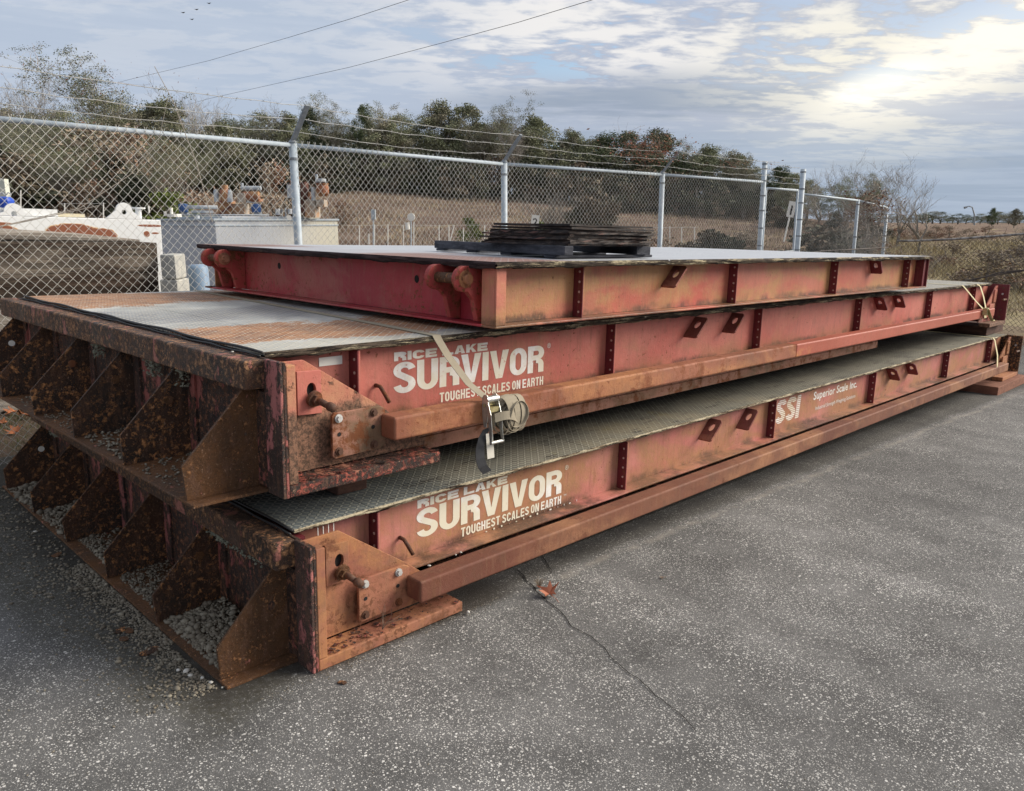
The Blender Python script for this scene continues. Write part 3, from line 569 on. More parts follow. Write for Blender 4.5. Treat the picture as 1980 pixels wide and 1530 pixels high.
def text_mesh(name, txt, width, height, mat_, parent, x, z, y, bold=.0, spacing=1.):
    """light lettering; lower left corner at x,z; fitted to width and height"""
    cu = bpy.data.curves.new('t', 'FONT'); cu.body = txt; cu.size = 1; cu.offset = bold; cu.space_character = spacing; cu.resolution_u = 4; cu.fill_mode = 'FRONT'
    ob = bpy.data.objects.new('t', cu); COL.objects.link(ob); bpy.context.view_layer.update()
    me = bpy.data.meshes.new_from_object(ob.evaluated_get(bpy.context.evaluated_depsgraph_get())); bpy.data.objects.remove(ob); bpy.data.curves.remove(cu)
    bm = bmesh.new(); bm.from_mesh(me)
    xs = [v_.co.x for v_ in bm.verts]; ys = [v_.co.y for v_ in bm.verts]; x0, x1, y0, y1 = min(xs), max(xs), min(ys), max(ys)
    for v_ in bm.verts: v_.co = Vector(((v_.co.x - x0) / (x1 - x0) * width, 0, (v_.co.y - y0) / (y1 - y0) * height))
    for f_ in bm.faces:
        f_.normal_update()
        if f_.normal.y > 0: f_.normal_flip()
    bm.to_mesh(me); bm.free(); me.materials.clear(); me.materials.append(mat_)
    o = bpy.data.objects.new(name, me); COL.objects.link(o); o.parent = parent; o.location = (x, y, z); o['kind'] = 'stuff'; return o

# ================================================================== GROUND
def plane_h(r, f):        # height of the pavement plane in the level frame
    p = CAM + E_R * r + E_F * f; return (-p.z - .0112 * min(max(p.x, 0), 16)) / E_U.z
HT = [(-3000, 398), (-300, 392), (0, 388), (150, 380), (350, 366), (650, 366), (800, 374), (1000, 386), (1200, 406), (1450, 424), (1600, 433), (1750, 446), (2000, 452), (2600, 452), (6000, 450)]
def far_h(px, f):
    for (a_, ya), (b_, yb) in zip(HT, HT[1:]):
        if a_ <= px <= b_: yt = ya + (yb - ya) * (px - a_) / (b_ - a_); break
    else: yt = 430
    top = 60 * math.tan(math.atan((765 - yt) / FPX) - _PT); s_ = min(max((f - 17) / 43., 0), 1.15)
    low = -1.78 if px < 1500 else -1.78 - .5 * min((px - 1500) / 500, 1)
    return low + (top - low) * (s_ ** .95)
def ground_h(r, f):
    px = 990 + r / max(f, .5) * FPX if f > 0 else (-3000 if r < 0 else 6000)
    px = min(max(px, -2900), 5900); hp = plane_h(r, f) - .012
    if f < 9: return hp
    hf = far_h(px, f); k = min(max((f - 13) / 9., 0), 1); k = k * k * (3 - 2 * k)
    return hp * (1 - k) + hf * k
def terrain():
    us = np.concatenate([np.linspace(-6, -1.2, 14), np.linspace(-1.1, 1.1, 110), np.linspace(1.2, 6, 14)])
    fsn = np.concatenate([[-40, -15, -5, 1, 3, 5, 7], np.linspace(8, 62, 110), np.geomspace(66, 900, 26)])
    vs = []
    for f in fsn:
        for u_ in us:
            fr = max(abs(f), 6); r = u_ * fr; h = ground_h(r, f)
            if f > 20 : h += .16 * mnoise.noise(Vector((r * .22, f * .22, 0))) * min((f - 20) / 8, 1) + .05 * mnoise.noise(Vector((r * .9, f * .9, 3)))
            vs.append(G(r, f, h))
    nu = len(us); fa = [(i * nu + j, i * nu + j + 1, (i + 1) * nu + j + 1, (i + 1) * nu + j) for i in range(len(fsn) - 1) for j in range(nu - 1)]
    o = fast_mesh('ground', np.array([tuple(p) for p in vs]), np.array(fa), M['ground']); o['kind'] = 'structure'
    o.data.polygons.foreach_set('use_smooth', [True] * len(o.data.polygons))
terrain()
# asphalt sheet, falling slightly towards the far end, ragged far edges
def ga(x): return -.0112 * max(x, 0) if x < 16 else -.18
def pavement():
    xs = list(np.linspace(-14, -1, 14)) + list(np.linspace(0, 16.2, 70)) + list(np.linspace(16.6, 26, 16)); vs = []; ny = 24
    for x_ in xs:
        if x_ < -.3: tp = 4.2 + .2 * math.sin(x_ * 1.7)
        elif x_ < 16.3: tp = (4.15 if x_ < .2 else 3.5) + .12 * mnoise.noise(Vector((x_ * 1.3, 0, 0)))
        else: tp = 3.2 - (x_ - 16.3) * 1.15 + (1.0 if x_ > 17 else 0) * .0 + .3 * mnoise.noise(Vector((x_ * .8, 0, 4)))
        for j in range(ny + 1): t_ = j / ny; vs.append((x_, -16 + (tp + 16) * (1 - (1 - t_) ** 1.6), ga(x_)))
    fs = [(i * (ny + 1) + j, (i + 1) * (ny + 1) + j, (i + 1) * (ny + 1) + j + 1, i * (ny + 1) + j + 1) for i in range(len(xs) - 1) for j in range(ny)]
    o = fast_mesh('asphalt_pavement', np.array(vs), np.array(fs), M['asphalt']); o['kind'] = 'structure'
pavement()
# cracks as sunken-looking ribbons 4 mm above... built as narrow dark seams lying on the sheet
def crack(pts, w, name='crack'):
    mb = MB(); v_ = []; P_ = [Vector((*p, ga(p[0]) + .004)) for p in pts]; fine = []
    for a_, b_ in zip(P_, P_[1:]):
        n = max(2, int((b_ - a_).length / .018))
        for i in range(n): fine.append(a_.lerp(b_, i / n))
    fine.append(P_[-1])
    for i, p in enumerate(fine):
        t_ = (fine[min(i + 1, len(fine) - 1)] - fine[max(i - 1, 0)]).normalized(); n_ = Vector((-t_.y, t_.x, 0))
        off = .010 * mnoise.noise(p * 13) + .005 * mnoise.noise(p * 45); ww = w * (.5 + .9 * abs(mnoise.noise(p * 21 + Vector((3, 3, 3))))) * (1 - .45 * i / len(fine))
        v_ += [p + n_ * (off - ww), p + n_ * (off + ww)]
    fs = [(2 * i, 2 * i + 1, 2 * i + 3, 2 * i + 2) for i in range(len(fine) - 1)]
    mb.add(v_, fs); return mb
def zp(px, py, z=0.):
    dd = ray(px, py); t_ = (z - CAM.z) / dd.z; p = CAM + dd * t_; return (p.x, p.y)
m1 = crack([zp(*p) for p in ((1000, 1098), (1030, 1130), (1048, 1150), (1085, 1180), (1107, 1208), (1160, 1240), (1205, 1290), (1235, 1310), (1268, 1342), (1310, 1372), (1345, 1410))], .0050)
m2 = crack([zp(*p) for p in ((1048, 1072), (1060, 1090), (1068, 1104))], .0045)
m1.add(m2.v, m2.f); o = m1.build('pavement_crack', M['black']); o['kind'] = 'structure'

# ================================================================== SCALE PLATFORMS
HP = .528
def bolt_col(mb, xs, y, zs, ax=(0, -1, 0), r=.012, h=.012):
    for x_ in (xs if hasattr(xs, '__len__') else [xs]):
        for z_ in zs: bolt(mb, (x_, y, z_), ax, r, h)
def heavy_platform(label, loc, yaw, pit, rol, kind, stiff, xlen, deckx):
    """low weighbridge section with end walls, gussets, side tube; x runs away from the near end"""
    low = kind == 'low'
    root = empty('scale_platform', label, 'scale platform', loc, (R(rol), -R(pit), R(yaw)), 'stacked weighbridge platforms')
    pt, dk, tu = M['web_low' if low else 'web_mid'], M['deck_low' if low else 'deck_mid'], M['tube_brown' if low else 'tube_rust']
    corner = M['corner2' if low else 'corner']
    W = 3.35
    # end wall with its outer strip
    mb = MB(); mb.box(0, .012, .0, W, 0, HP); mb.build('end_wall', M['plate_edge'] if False else M['end_wall'], root, .002)
    mb = MB(); mb.box(-.014, -.001, .0, .118, 0, HP + .002); mb.build('corner_strip', M['plate_edge'], root, .003)
    mb = MB(); mb.box(.013, .052, .0, .05, .05, .515); mb.build('corner_bar', corner, root, .003)
    mb = MB(); mb.box(-.31, -.001, .125, W, .0, .012); mb.build('bottom_ledge', M['gusset'], root, .002)
    mb = MB(); mb.box(-.092, -.001, .12, W + .06, .414, HP - .002); mb.build('top_beam', M['beam'], root, .009)
    for i, y_ in enumerate((.197, .811, 1.425, 2.048, 2.66, 3.26)):
        mb = MB(); j = random.uniform(-.006, .006)
        pts = [(-.002, .013), (-.303, .013), (-.31 + j, .145), (-.06, .41), (-.002, .41)]
        if i == 0: mb = MB(); holed_plate(mb, (0, y_ + .006, 0), (1, 0, 0), (0, 0, 1), pts, (-.08, .245) if low else (-.06, .23), (.017, .019) if low else (.006, .006), .013)
        else: mb.prism(pts, 1, y_ - .006, y_ + .006)
        g = mb.build('gusset', M['gusset'] if i < (1 if low else 1) else M['end_rust'], root, .0015)
        if i in (1, 2, 3):                                   # plug or pale washer
            b2 = MB(); b2.tube([(-.10, y_ - .006, .27), (-.10, y_ - .011, .27)], .02, 16); b2.build('plug', M['gusset'] if i < 3 else M['bolt_rust'], g)
        if i == 5:
            b2 = MB(); b2.tube([(-.085, y_ - .006, .245), (-.085, y_ - .012, .245)], .019, 16); b2.build('plug', M['white'], g)
        # vertical weld flange behind each gusset
        b2 = MB(); b2.box(-.012, -.002, y_ - .075, y_ + .055, .02, .40); b2.build('backing_strip', M['plate_edge'] if i in (2, 3) else M['end_wall'], g)
    # side plate, rod, bolted plate
    mb = MB(); mb.prism([(.013, .05), (.013, .507), (.165 if not low else .20, .507), (.55, .262), (.80, .06), (.80, .05)], 1, .13, .143)
    sp = mb.build('side_plate', corner, root, .002)
    mb = MB(); holed_plate(mb, (0, .128, 0), (1, 0, 0), (0, 0, 1), [(.122, .29), (.232, .285), (.232, .462), (.122, .466)], (.186, .385), (.021, .030), .018)
    mb.build('slotted_plate', corner if low else M['web_mid'], root, .002)
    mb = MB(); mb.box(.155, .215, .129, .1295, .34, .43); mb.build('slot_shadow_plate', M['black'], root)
    zr = .345 if not low else .332
    mb = MB(); mb.tube([(.19, .15, zr + .012), (.196, .06, zr), (.205, .018, zr - .012)], [.015, .014, .013], 12); mb.tube([(.204, .022, zr - .011), (.206, .012, zr - .0125), (.208, -.012, zr - .017)], [.015, .019, .017], 12)
    rod = mb.build('threaded_rod', M['bolt_rust'], root, smooth=True)
    mb = MB(); mb.tube([(.189, .105, zr + .008), (.191, .09, zr + .004)], .034, 18); mb.tube([(.191, .089, zr + .004), (.193, .07, zr + .002)], .024, 6); mb.build('nut', M['bolt_rust'] if not low else M['gusset'], rod)
    pl = MB(); c0, c1, z0, z1 = .262, .50, .088, .282
    pl.prism([(c0 + .012, z0), (c1, z0 + .006), (c1 + .03, z0 + .02), (c1 + .03, z1 - .015), (c1, z1), (c0 + .012, z1), (c0, z1 - .012), (c0, z0 + .012)], 1, .085, .100)
    pb = pl.build('bolted_plate', corner if low else M['gray_green'], root, .003)
    for k, (bx, bz, nice) in enumerate(((.292, .258, 1), (.468, .258, low), (.292, .118, 0), (.468, .118, 0))):
        b_ = MB(); bolt(b_, (bx, .085, bz), (0, -1, 0), .0125, .016); b_.build('bolt', M['bolt'] if nice else M['bolt_rust'], pb)
    for bx, bz in ((.295, .19), (.465, .195)): b_ = MB(); b_.tube([(bx, .0846, bz), (bx, .0835, bz)], .009, 12); b_.build('bolt_hole', M['black'], pb)
    # bottom rail the side plate stands on
    mb = MB(); mb.box(.013, .773, .0, .128, .0, .048); rl = mb.build('bottom_rail', M['corner2'] if low else M['flake'], root, .005)
    # flakes of loose paint on the rail
    fl = MB()
    for k in range(110 if not low else 80):
        x_ = random.choice((random.uniform(.06, .3), random.uniform(.3, .77))); y_ = random.uniform(.004, .12); s_ = random.uniform(.004, .018); a_ = random.uniform(0, 6.3); z_ = .0495 + random.uniform(0, .006)
        P4 = [(x_ + s_ * math.cos(a_ + q) * random.uniform(.5, 1), y_ + s_ * math.sin(a_ + q) * random.uniform(.5, 1), z_ + random.uniform(0, .007)) for q in (0, 1.5, 3., 4.6)]
        fl.add(P4, [(0, 1, 2, 3)])
    f_ = fl.build('loose_paint_flakes', M['flake'], rl); f_['kind'] = 'stuff'
    # side tube
    tx1 = 10.13; xj = None if low else 4.35
    mb = MB()
    def rtube(x0, x1, matn, nm):
        e_ = .010 if low else 0; q = MB(); q.box(x0, x1, -.017 - e_, .085 - e_, .145 - e_, .247 - e_); o_ = q.build(nm, matn, root); b_ = o_.modifiers.new('bevel', 'BEVEL'); b_.width = .011; b_.segments = 3; return o_
    if xj: rtube(.503, xj, tu, 'side_tube'); rtube(xj + .003, tx1, M['tube_red'], 'side_tube')
    else: rtube(.503, tx1, tu, 'side_tube')
    for x_ in (.9, 2.6, 4.6, 6.6, 8.6): mb = MB(); mb.box(x_, x_ + .05, .086, .19, .15, .168); mb.build('tube_bracket', tu, root)
    # girder: web, flange, lower beam, far side
    x1 = xlen - .06
    mb = MB(); mb.box(.06, x1, .25, .26, .172 if not low else .2165, .545 - .013); web = mb.build('girder_web', pt, root)
    mb = MB(); mb.box(.06, x1, .155, .262, .158 if not low else .205, .171 if not low else .2155); mb.build('girder_flange', pt, root, .002)
    mb = MB(); mb.box(.80, 10.0 if low else 6.7, .20, .33, .0, .062); mb.box(.80, 10.0 if low else 6.7, .206, .33, .064, .128); mb.build('lower_beam', M['gray_green'] if not low else M['end_wall'], root, .003)
    mb = MB(); mb.box(.06, x1, 3.10, 3.11, .15, .53); mb.box(.06, x1, 3.0, 3.2, .0, .15); mb.build('far_girder', pt, root)
    mb = MB(); mb.box(.5, tx1, 3.27, 3.35, .145, .247); mb.build('far_side_tube', tu, root)
    for x_ in stiff:
        mb = MB(); mb.box(x_, x_ + .007, .185, .249, .172 if not low else .2165, .512); st_ = mb.build('stiffener', M['shaded_red'], root, .001)
        d_ = MB()
        for k in range(5): d_.tube([(x_ + .0005, .208, .235 + k * .059), (x_ - .002, .208, .235 + k * .059)], .0065, 10)
        d_.build('rivets', M['dot'], st_)['kind'] = 'stuff'
        d_ = MB(); d_.box(x_ + .0075, x_ + .016, .187, .249, .172 if not low else .2165, .512); d_.build('stiffener_lip', pt, st_)
    # lifting lugs
    for (bx, bz, tx_, tz_) in ((3.15, .372, 3.29, .497), (3.665, .368, 3.80, .497), (6.72, .372, 6.57, .497), (7.24, .372, 7.10, .497)):
        U_ = Vector((tx_ - bx, 0, tz_ - bz)); L_ = U_.length; U_.normalize()
        mb = MB(); V_ = Vector((0, -1, 0)); poly = [(0, 0), (L_, 0), (L_, .085), (L_ - .015, .10), (.012, .10), (0, .088)]
        holed_plate(mb, (bx, .249, bz), U_, V_, poly, (L_ * .62, .052), (.034, .018), .014)
        mb.build('lifting_lug', M['lug'] if bx < 5 else M['shaded_red'], root, .002)  # far lugs show their shaded underside, so the shade is put in their colour
    mb = MB(); mb.tube([(.60, .248, .335), (.60, .215, .335), (.612, .195, .30), (.63, .188, .262)], .0095, 10); mb.build('hook_pin', M['bolt_rust'], root, smooth=True)
    # deck plates with open joints, crusted edges, rubber seal
    ys = [(.179, 1.62), (1.624, 3.248)]
    for a_, b_ in zip(deckx, deckx[1:]):
        for ya, yb in ys:
            mb = MB(); mb.box(a_ + .002, b_ - .002, ya, yb, .533, .545); mb.build('deck_plate', dk, root)
    mb = MB(); mb.box(deckx[0] + .01, deckx[-1] - .01, .19, 3.24, .523, .531); mb.build('deck_underlay', M['black'], root)
    crust_strip('grimy_edge', deckx[0], deckx[-1], .176, .514 if not low else .527, .5455, -1, M['crust_low' if low else 'crust'], root, seed=3 if low else 11, amp=.016)
    crust_strip('grimy_edge', deckx[0], deckx[-1], 3.248, .515, .5455, 1, M['crust_low'], root, seed=5, step=.05)
    mb = MB()
    pts = [(.012 + .001 * math.sin(i * 1.7), .17 + i * .103, .545 + .004 * math.sin(i * .9)) for i in range(31)]; mb.tube(pts, .0055, 6)
    pts = [(.001 + .001 * math.sin(i * 1.1), .17 + i * .103, .533 + .003 * math.sin(i * 1.9)) for i in range(31)]; mb.tube(pts, .0045, 6)
    mb.build('rubber_seal', M['rubber'], root, smooth=True)
    mb = MB(); mb.box(.012, .06, .16, 3.25, .45, .512); mb.build('end_channel', M['shaded_red'], root)
    # far end
    mb = MB(); mb.box(xlen - .012, xlen, 0, W, 0, HP); mb.build('end_wall', M['shaded_red'] if not low else M['end_rust'], root, .002)
    st_ = M['shaded_red'] if not low else M['end_rust']
    mb = MB(); mb.box(xlen - .03, xlen - .013, .0, .14, .0, HP); fe = mb.build('far_corner_strip', st_, root, .002)
    for z_ in (.09, .19, .40, .48):
        b_ = MB(); b_.tube([(xlen - .03, .07, z_), (xlen - .036, .07, z_)], .013, 10); b_.build('bolt', M['bolt'] if z_ in (.40,) else M['bolt_rust'], fe)
    b_ = MB(); b_.tube([(xlen - .20, .02, .33), (xlen + .03, .02, .33)], .013, 8); b_.build('threaded_rod', M['bolt_rust'], root)
    mb = MB(); mb.prism([(xlen - .04, .05), (xlen - .04, .507), (xlen - .14, .507), (xlen - .5, .262), (xlen - .8, .05)], 1, .13, .143); mb.build('side_plate', corner if low else pt, root)
    mb = MB(); mb.box(xlen - .25, xlen - .14, .11, .128, .29, .46); mb.box(xlen - .5, xlen - .27, .09, .105, .09, .28); mb.build('bolted_plate', corner if low else pt, root, .002)
    mb = MB(); mb.box(xlen - .773, xlen - .013, 0, .128, 0, .048); mb.build('bottom_rail', corner, root, .004)
    mb = MB(); mb.box(-.0, .0, 0, 0, 0, 0)
    # lichen on the beam
    if True:
        lc = MB(); rr = random.Random(3 if low else 5)
        spots_ = ([(.5, .95), (.95, 1.1)] if low else [(1.05, 1.15), (1.75, 1.85), (.75, .85)])
        for ya, yb in (spots_ if not low else [(.30, .62), (.62, .80), (3.0, 3.12)]):
            for k in range(420 if low else 190):
                y_ = rr.uniform(ya, yb); z_ = .414 - rr.random() ** 2 * (.05 if low else .09); x_ = -.015 - rr.random() * .05; s_ = rr.uniform(.002, .0065)
                c_ = Vector((x_, y_, z_)); lc.tube([c_ - Vector((s_, 0, 0)), c_, c_ + Vector((s_, 0, 0))], [s_ * .4, s_, s_ * .3], 5)
        l_ = lc.build('lichen_clumps', M['lichen'], root); l_['kind'] = 'stuff'
    return root
low = heavy_platform('bottom red steel weighbridge platform resting on the asphalt, lettered with SSI and Superior Scale', (0, 0, 0), 0, 0, 0, 'low',
    (.43, 2.25, 4.15, 6.16, 8.35, 10.1), 10.83, (.022, .40, 1.9, 3.7, 5.5, 7.3, 9.1, 10.67))
mid = heavy_platform('middle red steel platform with rust and white stained deck, between the other two', (-.044, .102, .708), .699, -.181, -.079, 'mid',
    (.46, 2.29, 4.14, 6.13, 8.21, 9.95), 10.83, (.022, .375, 1.55, 3.4, 5.2, 7.0, 8.8, 10.62))
YW = .2488
for root in (mid, low):
    lo = root is low
    lettering('RICE LAKE', .595, .041, .705, .4335 if not lo else .449, YW, root, tx=.36, tz=.27, gap=.10, w0=1.08)
    lettering('SURVIVOR', 1.035, .147 if not lo else .143, .70, .279 if not lo else .298, YW, root, tx=.22, tz=.185, gap=.045, w0=.66, wid={'V': .70})
    lettering('TOUGHEST SCALES ON EARTH', .755, .048, .98, .204 if not lo else .234, YW, root, tx=.17, tz=.17, gap=.09, w0=.50)
    text_mesh('lettering', '\u00ae', .028, .028, M['letter'], root, 1.76, .405 if not lo else .425, YW)
text_mesh('lettering', 'TM', .022, .011, M['letter'], low, 1.755, .272, YW, bold=.0)
lettering('SSI', .42, .195, 4.28, .288, YW, low, tx=.26, tz=.21, gap=.04, w0=.66, stripes=12, slant=.10)
text_mesh('lettering', 'Superior Scale Inc.', .92, .092, M['letter'], low, 4.96, .376, YW, bold=.022, spacing=1.03)
text_mesh('lettering', 'Industrial Strength Weighing Solutions', .85, .044, M['letter'], low, 5.02, .292, YW, bold=.0)
mb = MB(); mb.box(.31, .425, YW - .0015, YW, .450, .487); mb.build('sticker', M['white'], mid)
mb = MB()
for i in range(4): mb.box(.13 + i * .025, .133 + i * .025, .1785, .18, .485, .525)
mb.build('tally_marks', M['letter'], low)['kind'] = 'stuff'
mb = MB()
for i in range(14): mb.box(1.15 + i * .055 + random.uniform(-.01, .01), 1.158 + i * .055, YW - .0025, YW - .0005, .2165, .2165 + random.uniform(.004, .010))
mb.build('paint_drips', M['letter'], low)['kind'] = 'stuff'

# ---------------- upper platform: plain girder sides, hooks on the near end
def upper_platform():
    root = empty('scale_platform', 'topmost and shortest red platform with hook lugs on its end and a pallet on it', 'scale platform', (1.076, .128, 1.282), (0, 0, R(.409)), 'stacked weighbridge platforms')
    L_, W_, H_ = 6.136, 3.04, .31; pt = M['web_top']; ed = M['end_red']
    mb = MB(); mb.box(.04, L_ - .01, .10, .11, .012, .285); mb.build('girder_web', pt, root)
    mb = MB(); mb.box(.0, L_, .0, .099, .0, .011); mb.build('girder_flange', pt, root, .003)
    mb = MB(); mb.box(.0, .066, .0, .012, .012, .284); mb.box(.0, .0095, .0125, .10, .012, .284); mb.build('corner_angle', [pt], root, .003)
    mb = MB(); mb.box(.10, .11, .112, W_ - .1, .012, .284); mb.build('end_web', ed, root)
    mb = MB(); mb.box(.0, .099, .101, W_ - .0, .0, .011); mb.build('end_flange', ed, root, .003)
    mb = MB(); mb.box(.03, L_, W_ - .11, W_ - .1, .012, .285); mb.box(0, L_, W_ - .1, W_, 0, .011); mb.build('far_girder', pt, root)
    mb = MB(); mb.box(L_ - .02, L_ - .008, .0, W_, .0, .284); mb.build('far_end_web', M['shaded_red'], root)
    for y_, z_ in ((2.383, .196), (.788, .191)):
        mb = MB(); n = 14
        mb.tube([(.0998, y_, z_), (.0985, y_, z_)], .021, 14); h_ = mb.build('bolt_hole', M['black'], root); h_.scale = (1, .9, 1)
    for x_ in (.675, 2.31, 3.97, 5.69):
        mb = MB(); mb.box(x_, x_ + .007, .035, .099, .012, .282); st_ = mb.build('stiffener', M['shaded_red'], root, .001)
        d_ = MB()
        for k in range(5): d_.tube([(x_ + .0005, .058, .04 + k * .053), (x_ - .002, .058, .04 + k * .053)], .0065, 10)
        d_.build('rivets', M['dot'], st_)['kind'] = 'stuff'
        d_ = MB(); d_.box(x_ + .0075, x_ + .014, .037, .099, .012, .282); d_.build('stiffener_lip', pt, st_)
    mb = MB(); mb.box(L_ - .09, L_ - .022, .02, .099, .012, .283); mb.build('stiffener', M['shaded_red'], root)
    for (bx, bz, tx_, tz_, mm) in ((1.50, .15, 1.63, .272, M['lug']), (4.87, .158, 4.79, .28, M['shaded_red'])):  # second lug coloured darker for its shaded, downward face
        U_ = Vector((tx_ - bx, 0, tz_ - bz)); l = U_.length; U_.normalize(); mb = MB()
        holed_plate(mb, (bx, .099, bz), U_, (0, -1, 0), [(0, 0), (l, 0), (l, .085), (l - .015, .10), (.012, .10), (0, .088)], (l * .6, .052), (.030, .017), .014)
        mb.build('lifting_lug', mm, root, .002)
    # hook lugs: two rounded plates and a pin
    rl = painted('lug_rust', (.42, .07, .06), (.33, .05, .045), None, rust=(.50, .58), spots=.8, sc=3, seed=33, rough=.6); rd = M['gusset']
    for yc in (.27, 2.72):
        for s_, yo in ((-1, -.10), (1, .10)):
            cx_, cz_, r_ = -.055, .225, .062; pts = [(.098, cz_ + r_)]
            for k in range(0, 13): th = math.pi / 2 + math.pi * 1.08 * k / 12; pts.append((cx_ + r_ * math.cos(th), cz_ + r_ * math.sin(th)))
            pts += [(.0, .125), (.03, .02), (.098, .013)]
            mb = MB(); mb.prism(pts, 1, yc + yo - .016, yc + yo + .016); lg = mb.build('hook_lug', rl, root, .004)
        mb = MB(); mb.tube([(-.055, yc - .10, .225), (-.055, yc + .10, .225)], .026, 16); mb.build('hook_pin', rd, root, smooth=False)
        mb = MB(); mb.tube([(-.055, yc - .116, .225), (-.055, yc - .120, .225)], .042, 16); mb.tube([(-.055, yc - .12, .225), (-.055, yc - .145, .225)], .024, 14); mb.build('pin_head', M['corner2'], root)
    for i, (a_, b_) in enumerate(zip((-.03, 1.5, 3.05, 4.6), (1.5, 3.05, 4.6, 6.14))):
        mb = MB(); mb.box(a_ + .0015, b_ - .0015, -.025, 3.06, .300, .3125); mb.build('deck_plate', M['deck_top'], root)
    mb = MB(); mb.box(0, L_ - .01, .0, 3.03, .288, .298); mb.build('deck_underlay', M['black'], root)
    crust_strip('grimy_edge', -.03, 6.14, -.025, .282, .313, -1, M['crust'], root, seed=21)
    crust_strip('grimy_edge', -.025, 3.06, -.03, .280, .313, -1, M['crust_dark'], root, axis='y', seed=31)
    return root
top = upper_platform()
bpy.context.view_layer.update()
TU, TM_ = top.matrix_world.copy(), mid.matrix_world.copy()

# ---------------- pallet and rusty sheets on the upper deck
ZD = .3175
def in_top(o): o.matrix_world = TU @ o.matrix_world; return o
pal = empty('pallet', 'blackened timber pallet under the pile of rusty sheets on the top deck', 'pallet', TU @ Vector((1.1, .6, ZD)), (0, 0, R(.409)))
def pbox(nm, x0, x1, y0, y1, z0, z1, rot=0.):
    mb = MB(); mb.box(-(x1 - x0) / 2, (x1 - x0) / 2, -(y1 - y0) / 2, (y1 - y0) / 2, z0, z1); o = mb.build(nm, M['pallet'], pal, .004); o.location = ((x0 + x1) / 2 - 1.1, (y0 + y1) / 2 - .6, 0); o.rotation_euler = (0, 0, rot); return o
pbox('stringer', .775 - .03, .775 + .03, .09, 1.51, .016, .066, R(-11.5)); pbox('stringer', 1.55 - .055, 1.55 + .055, .16, 1.50, .016, .066, R(-12))
for y_ in (.20, .62, 1.0, 1.38): pbox('bottom_board', .60 + y_ * .2, 1.50 + y_ * .2, y_, y_ + .09, 0, .0155)
rr = random.Random(11)
order = ['topmost of the pile', 'second from the top', 'third from the top', 'fourth from the top', 'fifth from the top', 'sixth from the top', 'fourth from the bottom', 'third from the bottom', 'second from the bottom', 'lowest of the pile']
nsh = 10
for k in range(nsh):
    z0 = ZD + .0665 + k * .0105; th = .0101
    if k == 8: z0 += .003; th = .012
    if k == 9: z0 += .009; th = .011
    big = k >= 8
    x0, x1 = (.665 + .008 * (k % 3), 1.41 - (0 if big else .02 * (k % 2))); y0, y1 = .13 + rr.uniform(0, .02), .80 + rr.uniform(-.04, .05) + (-.05 if big else .0)
    mb = MB(); nx, ny = 16, 14; vs = []; 
    for lay in (0, 1):
        for i in range(nx + 1):
            for j in range(ny + 1):
                e_ = (i in (0, nx)) or (j in (0, ny)); jx = rr.uniform(-.006, .006) if e_ and not big else rr.uniform(-.0015, .0015)
                vs.append((x0 + (x1 - x0) * i / nx + jx, y0 + (y1 - y0) * j / ny + jx, lay * th + .0009 * math.sin(i * .7 + k * 1.3) * math.cos(j * .5 + k)))
    n1 = (nx + 1) * (ny + 1); g_ = lambda i, j, l=0: l * n1 + i * (ny + 1) + j; fs = []
    for i in range(nx):
        for j in range(ny): fs += [(g_(i, j), g_(i, j + 1), g_(i + 1, j + 1), g_(i + 1, j)), (g_(i, j, 1), g_(i + 1, j, 1), g_(i + 1, j + 1, 1), g_(i, j + 1, 1))]
    for i in range(nx): fs += [(g_(i, 0), g_(i + 1, 0), g_(i + 1, 0, 1), g_(i, 0, 1)), (g_(i + 1, ny), g_(i, ny), g_(i, ny, 1), g_(i + 1, ny, 1))]
    for j in range(ny): fs += [(g_(0, j + 1), g_(0, j), g_(0, j, 1), g_(0, j + 1, 1)), (g_(nx, j), g_(nx, j + 1), g_(nx, j + 1, 1), g_(nx, j, 1))]
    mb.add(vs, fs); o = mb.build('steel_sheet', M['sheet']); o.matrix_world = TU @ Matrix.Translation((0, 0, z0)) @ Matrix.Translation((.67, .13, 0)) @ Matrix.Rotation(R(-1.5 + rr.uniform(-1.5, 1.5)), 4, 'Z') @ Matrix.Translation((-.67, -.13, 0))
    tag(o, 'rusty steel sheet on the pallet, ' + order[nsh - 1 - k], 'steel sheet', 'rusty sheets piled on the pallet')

# ---------------- timber blocks between platforms
def block(label, cx_, cy_, z0, z1, lx, ly, mat_, rot=0, M0=None, grp='timber blocks under the platforms'):
    mb = MB(); mb.box(-lx / 2, lx / 2, -ly / 2, ly / 2, 0, z1 - z0); o = mb.build('timber_block', mat_, None, .006); o.location = (cx_, cy_, z0); o.rotation_euler = (0, 0, R(rot)); return tag(o, label, 'timber block', grp)
block('dark brown timber block between the middle and bottom platforms at their far end', 10.62, .95, .549, .660, .80, 1.3, M['timber_dark'], 0)
block('red brown timber block on the asphalt under the far end of the bottom platform', 10.25, .36, -.114, -.004, 1.40, .88, M['timber_red'], 0)
block('thin timber block under the near end of the middle platform above the rusty gussets', .45, 1.7, .549, .700, .16, 2.6, M['timber_dark'], 0)

